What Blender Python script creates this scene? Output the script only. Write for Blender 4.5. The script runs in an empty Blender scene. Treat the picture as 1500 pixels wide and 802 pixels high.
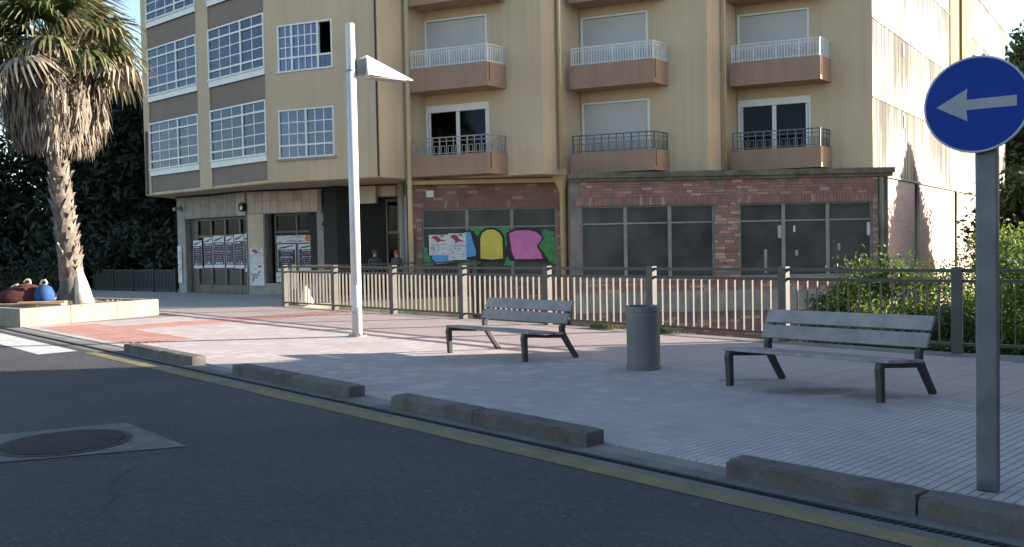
import bpy, bmesh, math, random
import numpy as np
from mathutils import Vector, Matrix, Quaternion
random.seed(7); rng = np.random.default_rng(7)
scene = bpy.context.scene
COL = scene.collection
rad = math.radians

# ------------------------------------------------------------------ camera
cam_d = bpy.data.cameras.new('camera'); cam = bpy.data.objects.new('camera', cam_d); COL.objects.link(cam)
scene.camera = cam
cam_d.sensor_width = 36.0; cam_d.lens = 36.0 * 1300 / 1500; cam_d.clip_start = 0.1; cam_d.clip_end = 2000
ROLL = rad(1.1); PITCH = math.atan(39 * math.cos(ROLL) / 1300)
fw = Vector((0, math.cos(PITCH), -math.sin(PITCH))); r0 = Vector((1, 0, 0)); u0 = r0.cross(fw)
cr = math.cos(ROLL) * r0 - math.sin(ROLL) * u0; cu = math.sin(ROLL) * r0 + math.cos(ROLL) * u0
cam.matrix_world = Matrix(((cr.x, cu.x, -fw.x, 0), (cr.y, cu.y, -fw.y, 0), (cr.z, cu.z, -fw.z, 1.6), (0, 0, 0, 1)))

# ------------------------------------------------------------------ light
SUN_EL, SUN_AZ = rad(14.0), rad(5.0)           # azimuth from +X towards +Y
S = Vector((math.cos(SUN_EL) * math.cos(SUN_AZ), math.cos(SUN_EL) * math.sin(SUN_AZ), math.sin(SUN_EL)))
sd = bpy.data.lights.new('sun', 'SUN'); sd.energy = 3.9; sd.angle = rad(0.5); sd.color = (1.0, 0.90, 0.76)
so = bpy.data.objects.new('sun', sd); COL.objects.link(so); so.location = (30, 3, 20)
so.rotation_euler = S.to_track_quat('Z', 'Y').to_euler()
world = bpy.data.worlds.new('World'); scene.world = world; world.use_nodes = True
wn = world.node_tree; bg = wn.nodes['Background']
sky = wn.nodes.new('ShaderNodeTexSky'); sky.sky_type = 'NISHITA'; sky.sun_disc = False
sky.sun_elevation = SUN_EL; sky.sun_rotation = rad(90) - SUN_AZ
sky.air_density = 1.0; sky.dust_density = 0.8; sky.ozone_density = 1.2
wn.links.new(sky.outputs[0], bg.inputs[0]); bg.inputs[1].default_value = 0.07
scene.view_settings.view_transform = 'Standard'; scene.view_settings.look = 'None'
scene.view_settings.exposure = 2.45; scene.view_settings.gamma = 1.0
scene.view_settings.use_curve_mapping = False

# ------------------------------------------------------------------ materials
def mat(name, c1, c2=None, scale=4.0, rough=0.8, bump=0.0, bscale=60.0, rnd=0.0, tint=None, metal=0.0,
        streak=0.0, scol=(0.45, 0.42, 0.36), sr=(0.46, 0.75), spec=None, detail=6.0, fine=0.0, contrast=(0.35, 0.65), trans=0.0):
    """two colours mixed by noise, fine grain, optional per-object or per-face variation, vertical streaks and bump"""
    m = bpy.data.materials.new(name); m.use_nodes = True
    n = m.node_tree; L = n.links; b = n.nodes['Principled BSDF']
    b.inputs['Roughness'].default_value = rough; b.inputs['Metallic'].default_value = metal
    if spec is not None: b.inputs['Specular IOR Level'].default_value = spec
    geo = n.nodes.new('ShaderNodeNewGeometry')
    def noise(sc, det=detail, vec=None):
        t = n.nodes.new('ShaderNodeTexNoise'); t.inputs['Scale'].default_value = sc; t.inputs['Detail'].default_value = det
        L.new(vec or geo.outputs['Position'], t.inputs['Vector']); return t.outputs[0]
    def mix(kind, f, a, bb):
        x = n.nodes.new('ShaderNodeMix'); x.data_type = 'RGBA'; x.blend_type = kind
        for sock, v in ((x.inputs[0], f), (x.inputs[6], a), (x.inputs[7], bb)):
            if isinstance(v, (int, float)): sock.default_value = v
            elif isinstance(v, tuple): sock.default_value = (*v, 1) if len(v) == 3 else v
            else: L.new(v, sock)
        return x.outputs[2]
    def mr(v, a, bb, c, d):
        x = n.nodes.new('ShaderNodeMapRange'); L.new(v, x.inputs[0])
        for i, q in enumerate((a, bb, c, d)): x.inputs[i + 1].default_value = q
        return x.outputs[0]
    c2 = c2 or c1
    if tint:                                     # colours picked per face ('tint' attribute) or per object
        ramp = n.nodes.new('ShaderNodeValToRGB'); ramp.color_ramp.interpolation = 'LINEAR'
        el = ramp.color_ramp.elements
        while len(el) < len(tint): el.new(0.5)
        for i, c in enumerate(tint): el[i].position = i / (len(tint) - 1); el[i].color = (*c, 1)
        at = n.nodes.new('ShaderNodeAttribute'); at.attribute_name = 'tint'
        oi = n.nodes.new('ShaderNodeObjectInfo')
        ad = n.nodes.new('ShaderNodeMath'); ad.operation = 'ADD'; L.new(at.outputs['Fac'], ad.inputs[0])
        ml = n.nodes.new('ShaderNodeMath'); ml.operation = 'MULTIPLY'; L.new(oi.outputs['Random'], ml.inputs[0]); ml.inputs[1].default_value = rnd
        L.new(ml.outputs[0], ad.inputs[1]); L.new(ad.outputs[0], ramp.inputs[0])
        col = mix('MULTIPLY', 0.6, ramp.outputs[0], mix('MIX', mr(noise(scale), *contrast, 0, 1), (1, 1, 1), (0.6, 0.6, 0.6)))
    else:
        col = mix('MIX', mr(noise(scale), *contrast, 0, 1), tuple(c1), tuple(c2))
        if rnd:
            oi = n.nodes.new('ShaderNodeObjectInfo')
            v = mr(oi.outputs['Random'], 0, 1, 1 - rnd, 1 + rnd)
            hv = n.nodes.new('ShaderNodeHueSaturation'); L.new(v, hv.inputs['Value']); L.new(col, hv.inputs['Color']); col = hv.outputs[0]
    if fine:
        col = mix('MULTIPLY', fine, col, mix('MIX', mr(noise(bscale, 2), 0.3, 0.7, 0, 1), (0.35, 0.35, 0.35), (1, 1, 1)))
    if streak:
        mp = n.nodes.new('ShaderNodeMapping'); mp.inputs['Scale'].default_value = (3.0, 3.0, 0.12); L.new(geo.outputs['Position'], mp.inputs[0])
        col = mix('MULTIPLY', mr(noise(1.6, 8, mp.outputs[0]), *sr, 0, streak), col, scol)
    L.new(col, b.inputs['Base Color'])
    if bump:
        bp = n.nodes.new('ShaderNodeBump'); bp.inputs['Strength'].default_value = bump; bp.inputs['Distance'].default_value = 0.02
        L.new(noise(bscale, 4), bp.inputs['Height']); L.new(bp.outputs[0], b.inputs['Normal'])
    if trans:                                    # thin leaves let some light through
        tr = n.nodes.new('ShaderNodeBsdfTranslucent'); L.new(col, tr.inputs[0])
        ms = n.nodes.new('ShaderNodeMixShader'); ms.inputs[0].default_value = trans
        L.new(b.outputs[0], ms.inputs[1]); L.new(tr.outputs[0], ms.inputs[2]); L.new(ms.outputs[0], n.nodes['Material Output'].inputs[0])
    return m

def glass_mat(name, base=0.1, tint=(0.75, 0.8, 0.82), refl=(1, 1, 1)):
    m = bpy.data.materials.new(name); m.use_nodes = True; n = m.node_tree; L = n.links
    n.nodes.remove(n.nodes['Principled BSDF'])
    t = n.nodes.new('ShaderNodeBsdfTransparent'); t.inputs[0].default_value = (*tint, 1)
    g = n.nodes.new('ShaderNodeBsdfGlossy'); g.inputs['Roughness'].default_value = 0.03; g.inputs[0].default_value = (*refl, 1)
    lw = n.nodes.new('ShaderNodeFresnel'); lw.inputs[0].default_value = 1.5
    a = n.nodes.new('ShaderNodeMath'); a.operation = 'ADD'; a.use_clamp = True; L.new(lw.outputs[0], a.inputs[0]); a.inputs[1].default_value = base
    x = n.nodes.new('ShaderNodeMixShader'); L.new(a.outputs[0], x.inputs[0]); L.new(t.outputs[0], x.inputs[1]); L.new(g.outputs[0], x.inputs[2])
    L.new(x.outputs[0], n.nodes['Material Output'].inputs[0]); return m

def brick_mat(name):
    m = mat(name, (0.3, 0.2, 0.16), rough=0.9, bump=0.2, bscale=40)
    n = m.node_tree; L = n.links; b = n.nodes['Principled BSDF']
    geo = n.nodes.new('ShaderNodeNewGeometry')
    sep = n.nodes.new('ShaderNodeSeparateXYZ'); L.new(geo.outputs['Position'], sep.inputs[0])
    ad = n.nodes.new('ShaderNodeVectorMath'); ad.operation = 'DOT_PRODUCT'; L.new(geo.outputs['Position'], ad.inputs[0]); ad.inputs[1].default_value = (0.6, 0.8, 0)
    cb = n.nodes.new('ShaderNodeCombineXYZ'); L.new(ad.outputs['Value'], cb.inputs[0]); L.new(sep.outputs['Z'], cb.inputs[1])
    br = n.nodes.new('ShaderNodeTexBrick'); L.new(cb.outputs[0], br.inputs[0]); br.inputs['Scale'].default_value = 1.0
    br.inputs['Brick Width'].default_value = 0.3; br.inputs['Row Height'].default_value = 0.095; br.inputs['Mortar Size'].default_value = 0.012
    br.inputs['Color1'].default_value = (0.50, 0.34, 0.28, 1); br.inputs['Color2'].default_value = (0.38, 0.26, 0.22, 1); br.inputs['Mortar'].default_value = (0.38, 0.33, 0.29, 1)
    L.new(br.outputs[0], b.inputs['Base Color']); return m

def asphalt_mat():
    m = mat('asphalt', (0.052, 0.051, 0.060), (0.038, 0.037, 0.045), 0.5, 0.85, 0.6, 55, contrast=(.4, .6))
    n = m.node_tree; L = n.links; b = n.nodes['Principled BSDF']; src = b.inputs['Base Color'].links[0].from_socket
    geo = n.nodes.new('ShaderNodeNewGeometry')
    def mixc(kind, f, a, c):
        x = n.nodes.new('ShaderNodeMix'); x.data_type = 'RGBA'; x.blend_type = kind
        L.new(f, x.inputs[0]); L.new(a, x.inputs[6]); x.inputs[7].default_value = (*c, 1); return x.outputs[2]
    v = n.nodes.new('ShaderNodeTexVoronoi'); v.inputs['Scale'].default_value = 38; L.new(geo.outputs['Position'], v.inputs['Vector'])
    sp = n.nodes.new('ShaderNodeSeparateColor'); L.new(v.outputs['Color'], sp.inputs[0])
    r = n.nodes.new('ShaderNodeMapRange'); L.new(sp.outputs[0], r.inputs[0]); r.inputs[1].default_value = .2; r.inputs[2].default_value = 1; r.inputs[4].default_value = .75
    c = mixc('MULTIPLY', r.outputs[0], src, (0.45, 0.45, 0.47))
    r2 = n.nodes.new('ShaderNodeMapRange'); L.new(sp.outputs[1], r2.inputs[0]); r2.inputs[1].default_value = .95; r2.inputs[2].default_value = 1; r2.inputs[4].default_value = .35
    c = mixc('MIX', r2.outputs[0], c, (0.15, 0.145, 0.14)); L.new(c, b.inputs['Base Color']); return m
M = {}
M['asphalt'] = asphalt_mat()
M['earth'] = mat('earth', (0.06, 0.055, 0.04), (0.035, 0.04, 0.022), 0.8, 0.95, 0.3, 20)
M['paving'] = mat('paving', (0.40, 0.36, 0.33), (0.33, 0.30, 0.28), 1.0, 0.85, 0.15, 60, fine=0.2)
M['joint'] = mat('joint', (0.20, 0.185, 0.17), (0.15, 0.14, 0.13), 2.0, 0.95)
M['tile'] = mat('tile', (0.3, 0.3, 0.3), scale=1.5, contrast=(0.1, 1.0), rough=0.8, bump=0.15, bscale=80, rnd=1.0, fine=0.25,
                tint=((0.425, 0.372, 0.375), (0.46, 0.405, 0.40), (0.44, 0.385, 0.385), (0.485, 0.425, 0.42), (0.405, 0.352, 0.355)))
M['pink_slab'] = mat('pink_slab', (0.4, 0.32, 0.28), scale=1.2, contrast=(0.1, 1.0), rough=0.85, bump=0.1, bscale=70, rnd=1.0, fine=0.2,
                     tint=((0.48, 0.37, 0.345), (0.51, 0.395, 0.365), (0.49, 0.38, 0.35), (0.46, 0.355, 0.33)))
M['red_tile'] = mat('red_tile', (0.42, 0.15, 0.11), scale=2, rough=0.85, bump=0.2, bscale=60, rnd=1.0, fine=0.2,
                    tint=((0.40, 0.215, 0.185), (0.44, 0.25, 0.215), (0.38, 0.20, 0.175)))
M['kerb'] = mat('kerb', (0.135, 0.118, 0.11), (0.078, 0.069, 0.065), 3.0, 0.9, 0.35, 50, fine=0.4, rnd=0.1)
M['gutter'] = mat('gutter', (0.17, 0.165, 0.155), (0.11, 0.11, 0.105), 2.0, 0.9, 0.3, 50, fine=0.4)
M['yellow_paint'] = mat('yellow_paint', (0.25, 0.19, 0.075), (0.12, 0.105, 0.075), 3.0, 0.8, 0.2, 80, contrast=(0.35, 0.75), fine=0.5)
M['white_paint'] = mat('white_paint', (0.52, 0.51, 0.49), (0.33, 0.32, 0.31), 5.0, 0.75, 0.2, 80, contrast=(0.5, 0.75), fine=0.2)
M['drain_iron'] = mat('drain_iron', (0.05, 0.048, 0.046), (0.03, 0.03, 0.03), 10, 0.7, metal=0.3)
M['concrete'] = mat('concrete', (0.36, 0.34, 0.31), (0.24, 0.23, 0.21), 2.0, 0.9, 0.3, 30, fine=0.25, streak=0.5)
M['patch'] = mat('patch', (0.15, 0.145, 0.14), (0.10, 0.10, 0.097), 4.0, 0.9, 0.4, 60, fine=0.4)
M['cast_iron'] = mat('cast_iron', (0.05, 0.042, 0.04), (0.032, 0.028, 0.028), 8.0, 0.65, 0.2, 60, metal=0.3)
M['cream_stone'] = mat('cream_stone', (0.29, 0.25, 0.195), (0.22, 0.19, 0.15), 2.5, 0.85, 0.2, 40, fine=0.15, rnd=0.06)
M['cream_wall'] = mat('cream_wall', (0.40, 0.35, 0.26), (0.27, 0.235, 0.175), 2.0, 0.9, 0.2, 30, streak=0.6)
M['soil'] = mat('soil', (0.16, 0.10, 0.07), (0.08, 0.055, 0.04), 6, 1.0, 0.6, 30)
M['plank'] = mat('plank', (0.42, 0.29, 0.19), (0.3, 0.2, 0.13), 6, 0.8, 0.2, 40, rnd=0.15)
M['ochre'] = mat('ochre', (0.60, 0.46, 0.31), (0.55, 0.415, 0.275), 0.7, 0.85, 0.12, 60, streak=0.2, fine=0.06)
M['brown'] = mat('brown', (0.235, 0.175, 0.14), (0.205, 0.15, 0.12), 1.2, 0.8, 0.08, 60)
M['balcony_brown'] = mat('balcony_brown', (0.36, 0.225, 0.155), (0.32, 0.2, 0.138), 1.2, 0.8, 0.08, 60, streak=0.25)
M['white_wall'] = mat('white_wall', (0.40, 0.37, 0.315), (0.35, 0.32, 0.265), 0.8, 0.85, 0.1, 40, streak=1.0, scol=(0.22, 0.20, 0.17), sr=(0.47, 0.64))
def post(m, fn):
    n = m.node_tree; L = n.links; b = n.nodes['Principled BSDF']; src = b.inputs['Base Color'].links[0].from_socket
    geo = n.nodes.new('ShaderNodeNewGeometry')
    def math_(op, a, c=None, cl=False):
        x = n.nodes.new('ShaderNodeMath'); x.operation = op; x.use_clamp = cl
        for k, v in enumerate((a, c)):
            if v is None: continue
            if isinstance(v, (int, float)): x.inputs[k].default_value = v
            else: L.new(v, x.inputs[k])
        return x.outputs[0]
    def rng_(v, a, c, lo=0., hi=1.):
        x = n.nodes.new('ShaderNodeMapRange'); L.new(v, x.inputs[0])
        for k, q in enumerate((a, c, lo, hi)): x.inputs[k + 1].default_value = q
        return x.outputs[0]
    def mixc(f, a, c, kind='MULTIPLY'):
        x = n.nodes.new('ShaderNodeMix'); x.data_type = 'RGBA'; x.blend_type = kind; L.new(f, x.inputs[0]); L.new(a, x.inputs[6]); x.inputs[7].default_value = (*c, 1); return x.outputs[2]
    L.new(fn(n, L, geo.outputs['Position'], src, math_, rng_, mixc), b.inputs['Base Color'])
def wall_stain(n, L, pos, src, math_, rng_, mixc):
    sp = n.nodes.new('ShaderNodeSeparateXYZ'); L.new(pos, sp.inputs[0])
    fr = math_('FRACT', math_('DIVIDE', math_('SUBTRACT', sp.outputs[2], 3.62), 2.49)); top = rng_(fr, .15, .95)
    mp = n.nodes.new('ShaderNodeMapping'); mp.inputs['Scale'].default_value = (4, 4, .1); L.new(pos, mp.inputs[0])
    t = n.nodes.new('ShaderNodeTexNoise'); t.inputs['Scale'].default_value = 1.5; t.inputs['Detail'].default_value = 9; L.new(mp.outputs[0], t.inputs[0])
    t2 = n.nodes.new('ShaderNodeTexNoise'); t2.inputs['Scale'].default_value = .35; L.new(pos, t2.inputs[0])
    k = math_('ADD', math_('ADD', t.outputs[0], math_('MULTIPLY', top, .2)), math_('MULTIPLY', math_('SUBTRACT', t2.outputs[0], .5), .7))
    return mixc(rng_(k, .54, .70), src, (.16, .145, .125))
post(M['white_wall'], wall_stain)
def paving_dirt(n, L, pos, src, math_, rng_, mixc):
    v = n.nodes.new('ShaderNodeTexVoronoi'); v.inputs['Scale'].default_value = 2.2; L.new(pos, v.inputs['Vector'])
    sp = n.nodes.new('ShaderNodeSeparateColor'); L.new(v.outputs['Color'], sp.inputs[0])
    r = math_('MULTIPLY', rng_(sp.outputs[0], .3, 1.), .075)
    c = mixc(math_('MULTIPLY', rng_(math_('SUBTRACT', v.outputs['Distance'], r), 0.02, -.02), .6), src, (.35, .33, .31))
    t = n.nodes.new('ShaderNodeTexNoise'); t.inputs['Scale'].default_value = .55; t.inputs['Detail'].default_value = 7; L.new(pos, t.inputs[0])
    c = mixc(rng_(t.outputs[0], .52, .74, 0, .3), c, (.6, .58, .56))
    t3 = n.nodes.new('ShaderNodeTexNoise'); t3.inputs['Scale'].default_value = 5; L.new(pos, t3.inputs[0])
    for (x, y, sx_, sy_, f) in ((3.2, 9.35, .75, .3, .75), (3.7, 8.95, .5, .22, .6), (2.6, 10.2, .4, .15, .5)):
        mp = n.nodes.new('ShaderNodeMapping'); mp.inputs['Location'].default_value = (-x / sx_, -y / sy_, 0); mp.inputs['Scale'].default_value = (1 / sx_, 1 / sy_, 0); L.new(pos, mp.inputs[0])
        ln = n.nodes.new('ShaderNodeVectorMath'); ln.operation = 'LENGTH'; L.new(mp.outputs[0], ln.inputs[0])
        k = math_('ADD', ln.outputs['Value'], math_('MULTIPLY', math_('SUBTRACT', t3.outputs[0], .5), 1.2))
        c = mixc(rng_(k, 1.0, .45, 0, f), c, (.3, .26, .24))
    return c
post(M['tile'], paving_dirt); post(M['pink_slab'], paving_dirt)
def road_wear(n, L, pos, src, math_, rng_, mixc):
    t = n.nodes.new('ShaderNodeTexNoise'); t.inputs['Scale'].default_value = .9; t.inputs['Detail'].default_value = 8; L.new(pos, t.inputs[0])
    v = n.nodes.new('ShaderNodeTexVoronoi'); v.feature = 'DISTANCE_TO_EDGE'; v.inputs['Scale'].default_value = .33
    ad = n.nodes.new('ShaderNodeVectorMath'); ad.operation = 'ADD'; sc_ = n.nodes.new('ShaderNodeVectorMath'); sc_.operation = 'SCALE'; sc_.inputs[3].default_value = .8
    L.new(t.outputs['Color'], sc_.inputs[0]); L.new(pos, ad.inputs[0]); L.new(sc_.outputs[0], ad.inputs[1]); L.new(ad.outputs[0], v.inputs['Vector'])
    t2 = n.nodes.new('ShaderNodeTexNoise'); t2.inputs['Scale'].default_value = .4; L.new(pos, t2.inputs[0])
    c = mixc(math_('MULTIPLY', rng_(v.outputs['Distance'], .008, .002), rng_(t2.outputs[0], .5, .6, 0, .7)), src, (.35, .35, .36))
    dt = n.nodes.new('ShaderNodeVectorMath'); dt.operation = 'DOT_PRODUCT'; L.new(pos, dt.inputs[0]); dt.inputs[1].default_value = (.737, .676, 0)
    sn = math_('SINE', math_('MULTIPLY', dt.outputs['Value'], 3.4))
    c = mixc(math_('MULTIPLY', rng_(sn, -.2, 1., 0, .35), rng_(t.outputs[0], .35, .6)), c, (1.35, 1.33, 1.3))
    return mixc(rng_(t2.outputs[0], .55, .7, 0, .5), c, (.7, .7, .72))
post(M['asphalt'], road_wear)
M['yellow_wall'] = mat('yellow_wall', (0.30, 0.185, 0.065), (0.27, 0.165, 0.058), 0.8, 0.85, 0.1, 40, streak=0.25)
M['white_frame'] = mat('white_frame', (0.80, 0.79, 0.77), (0.74, 0.73, 0.70), 3.0, 0.5)
M['grey_frame'] = mat('grey_frame', (0.27, 0.27, 0.27), (0.2, 0.2, 0.2), 3.0, 0.6)
M['dark_frame'] = mat('dark_frame', (0.12, 0.10, 0.095), (0.08, 0.07, 0.065), 3.0, 0.5)
M['white_rail'] = mat('white_rail', (0.72, 0.71, 0.70), (0.6, 0.58, 0.56), 6.0, 0.5)
M['iron_rail'] = mat('iron_rail', (0.15, 0.145, 0.14), (0.09, 0.085, 0.08), 6.0, 0.6)
M['shutter'] = mat('shutter', (0.56, 0.55, 0.54), (0.52, 0.51, 0.50), 1.0, 0.6)
M['curtain'] = mat('curtain', (0.52, 0.50, 0.53), (0.36, 0.345, 0.37), 1.5, 0.9)
M['blue_curtain'] = mat('blue_curtain', (0.30, 0.38, 0.50), (0.2, 0.27, 0.37), 1.5, 0.9)  # blue door curtain; upstairs it puts the sky's reflection into the colour
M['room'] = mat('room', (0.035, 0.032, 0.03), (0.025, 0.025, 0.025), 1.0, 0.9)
M['mortar'] = mat('mortar', (0.26, 0.21, 0.19), (0.165, 0.145, 0.135), 1.6, 0.95, 0.4, 30)
M['brick'] = mat('brick', (0.3, 0.1, 0.08), scale=2.0, rough=0.85, bump=0.35, bscale=50, rnd=1.0, fine=0.3,
                 tint=((0.378, 0.177, 0.146), (0.281, 0.146, 0.134), (0.439, 0.207, 0.171), (0.329, 0.171, 0.146), (0.244, 0.171, 0.165),
                       (0.403, 0.195, 0.165), (0.305, 0.159, 0.140), (0.354, 0.189, 0.159), (0.268, 0.159, 0.146), (0.415, 0.220, 0.183), (0.561, 0.354, 0.281)))
M['side_brick'] = brick_mat('side_brick')
M['ledge'] = mat('ledge', (0.20, 0.165, 0.125), (0.11, 0.095, 0.07), 2.5, 0.95, 0.4, 25, streak=0.6)
M['cladding'] = mat('cladding', (0.55, 0.40, 0.33), (0.44, 0.32, 0.265), 2.0, 0.45, rnd=0.14, fine=0.2)
M['pillar'] = mat('pillar', (0.38, 0.34, 0.31), (0.29, 0.265, 0.24), 3.0, 0.8, 0.3, 40, fine=0.3)
M['cream_cladding'] = mat('cream_cladding', (0.6, 0.46, 0.33), (0.5, 0.385, 0.27), 2.0, 0.6)
M['timber'] = mat('timber', (0.22, 0.14, 0.085), (0.15, 0.095, 0.06), 4.0, 0.6)
M['glass'] = glass_mat('glass', 0.02, (.7, .74, .8), (.55, .62, .8)); M['dull_glass'] = glass_mat('dull_glass', 0.0, (0.35, 0.36, 0.37), (.2, .22, .29))
M['dusty_glass'] = mat('dusty_glass', (0.085, 0.085, 0.088), (0.05, 0.05, 0.053), 1.2, 0.25, spec=0.2)
M['black'] = mat('black', (0.016, 0.016, 0.017), rough=0.6)
M['blue_graffiti'] = mat('blue_graffiti', (0.11, 0.38, 0.72), (0.09, 0.31, 0.62), 4, 0.55)
M['yellow_graffiti'] = mat('yellow_graffiti', (0.72, 0.6, 0.09), (0.62, 0.5, 0.08), 4, 0.55)
M['pink_graffiti'] = mat('pink_graffiti', (0.70, 0.20, 0.48), (0.6, 0.16, 0.41), 4, 0.55)
M['green_graffiti'] = mat('green_graffiti', (0.075, 0.33, 0.11), (0.04, 0.2, 0.065), 6, 0.6)
M['paper'] = mat('paper', (0.74, 0.72, 0.72), (0.62, 0.6, 0.62), 5, 0.8)
M['print_dark'] = mat('print_dark', (0.035, 0.025, 0.04), (0.05, 0.03, 0.04), 8, 0.6)
M['print_red'] = mat('print_red', (0.40, 0.05, 0.09), (0.32, 0.05, 0.08), 8, 0.7)
M['print_pink'] = mat('print_pink', (0.42, 0.2, 0.26), rough=0.7)
M['print_grey'] = mat('print_grey', (0.35, 0.33, 0.36), rough=0.7)
M['orange'] = mat('orange', (0.7, 0.16, 0.05), rough=0.6)
M['pale_blue'] = mat('pale_blue', (0.42, 0.52, 0.68), rough=0.6)
M['pipe_grey'] = mat('pipe_grey', (0.33, 0.31, 0.29), (0.26, 0.25, 0.23), 4, 0.6)
M['pipe_tan'] = mat('pipe_tan', (0.56, 0.43, 0.24), (0.5, 0.38, 0.21), 3, 0.6)
M['cable'] = mat('cable', (0.03, 0.028, 0.027), rough=0.7)
M['fence_paint'] = mat('fence_paint', (0.105, 0.095, 0.088), (0.08, 0.073, 0.068), 4.0, 0.6, 0.1, 60, spec=0.25)
M['fence_dark'] = mat('fence_dark', (0.045, 0.038, 0.035), (0.034, 0.029, 0.027), 4.0, 0.5)
M['bench_wood'] = mat('bench_wood', (0.31, 0.275, 0.275), (0.22, 0.197, 0.197), 5.0, 0.7, 0.25, 60, rnd=0.08, fine=0.25)
M['bench_iron'] = mat('bench_iron', (0.045, 0.036, 0.032), (0.03, 0.026, 0.025), 6.0, 0.55, 0.1, 80)
M['bin_metal'] = mat('bin_metal', (0.145, 0.14, 0.15), (0.11, 0.107, 0.115), 3.0, 0.5, 0.08, 200, metal=0.2)
M['galv'] = mat('galv', (0.14, 0.14, 0.155), (0.10, 0.10, 0.115), 6.0, 0.45, 0.05, 60, metal=0.35, fine=0.15)
M['lamp_paint'] = mat('lamp_paint', (0.62, 0.61, 0.62), (0.55, 0.54, 0.55), 4.0, 0.4, metal=0.1)
M['lamp_lens'] = mat('lamp_lens', (0.5, 0.5, 0.48), rough=0.25)
M['sign_blue'] = mat('sign_blue', (0.005, 0.036, 0.26), (0.004, 0.031, 0.23), 3.0, 0.5, spec=0.15)
M['sign_white'] = mat('sign_white', (0.27, 0.28, 0.32), (0.23, 0.24, 0.28), 5.0, 0.45)
M['sign_rim'] = mat('sign_rim', (0.40, 0.43, 0.5), (0.34, 0.37, 0.43), 5.0, 0.5)
M['trunk'] = mat('trunk', (0.185, 0.155, 0.13), (0.095, 0.078, 0.064), 7.0, 0.95, 0.8, 25, fine=0.3)
M['bark'] = mat('bark', (0.10, 0.08, 0.06), (0.05, 0.04, 0.03), 6.0, 0.95, 0.6, 20)
M['boot'] = mat('boot', (0.24, 0.2, 0.165), (0.125, 0.103, 0.083), 9.0, 0.9, 0.5, 30, rnd=0.25)
M['limewash'] = mat('limewash', (0.72, 0.66, 0.55), (0.5, 0.44, 0.36), 5.0, 0.9, 0.4, 30)  # pale tone puts the sun on the flared trunk foot into colour
M['dead_leaf'] = mat('dead_leaf', (0.4, 0.3, 0.2), scale=4, rough=0.85, trans=0.2,
                     tint=((0.075, 0.06, 0.047), (0.19, 0.16, 0.13), (0.31, 0.275, 0.235), (0.23, 0.175, 0.12), (0.135, 0.115, 0.095)))
M['palm_leaf'] = mat('palm_leaf', (0.1, 0.14, 0.04), scale=3, rough=0.55, trans=0.25, rnd=0.45,
                     tint=((0.035, 0.06, 0.016), (0.06, 0.09, 0.026), (0.095, 0.115, 0.042), (0.24, 0.2, 0.11)))
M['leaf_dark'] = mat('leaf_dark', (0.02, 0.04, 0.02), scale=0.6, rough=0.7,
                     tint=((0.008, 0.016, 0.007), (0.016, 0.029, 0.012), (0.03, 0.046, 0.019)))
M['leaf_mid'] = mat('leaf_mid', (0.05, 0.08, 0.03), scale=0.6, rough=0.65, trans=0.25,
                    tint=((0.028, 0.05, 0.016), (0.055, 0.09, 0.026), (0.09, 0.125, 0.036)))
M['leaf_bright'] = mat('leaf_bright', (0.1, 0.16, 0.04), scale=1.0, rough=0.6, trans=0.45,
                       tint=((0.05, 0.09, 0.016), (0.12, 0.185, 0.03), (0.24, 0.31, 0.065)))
M['grass'] = mat('grass', (0.09, 0.13, 0.03), scale=2, rough=0.8, trans=0.2, tint=((0.06, 0.09, 0.02), (0.14, 0.18, 0.05), (0.2, 0.19, 0.08)))
M['maroon'] = mat('maroon', (0.06, 0.012, 0.013), (0.04, 0.009, 0.01), 6, 0.95, 0.3, 30)
M['blue_cloth'] = mat('blue_cloth', (0.015, 0.075, 0.21), (0.01, 0.045, 0.14), 6, 0.85, 0.3, 30)
M['strap'] = mat('strap', (0.72, 0.62, 0.42), rough=0.8)
M['skin'] = mat('skin', (0.48, 0.28, 0.2), (0.44, 0.25, 0.18), 5, 0.6)
M['hair'] = mat('hair', (0.09, 0.045, 0.03), (0.05, 0.03, 0.02), 20, 0.6)
M['dark_cloth'] = mat('dark_cloth', (0.03, 0.03, 0.035), (0.02, 0.02, 0.025), 6, 0.9)
M['red_cloth'] = mat('red_cloth', (0.48, 0.035, 0.035), (0.38, 0.03, 0.03), 6, 0.8)
M['beige_box'] = mat('beige_box', (0.56, 0.49, 0.38), (0.5, 0.43, 0.33), 4, 0.6)
M['render_grey'] = mat('render_grey', (0.34, 0.33, 0.32), (0.28, 0.27, 0.26), 1.0, 0.9, 0.2, 30, streak=0.4)
M['far_wall'] = mat('far_wall', (0.36, 0.36, 0.37), (0.3, 0.3, 0.31), 0.5, 0.9, streak=0.3)
M['car_paint'] = mat('car_paint', (0.012, 0.014, 0.02), rough=0.2)
M['tyre'] = mat('tyre', (0.012, 0.012, 0.012), rough=0.9)
M['hedge_metal'] = mat('hedge_metal', (0.02, 0.026, 0.024), (0.014, 0.018, 0.017), 4, 0.6)
M['white_sack'] = mat('white_sack', (0.78, 0.76, 0.72), (0.66, 0.64, 0.6), 6, 0.7, 0.3, 20)

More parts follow.
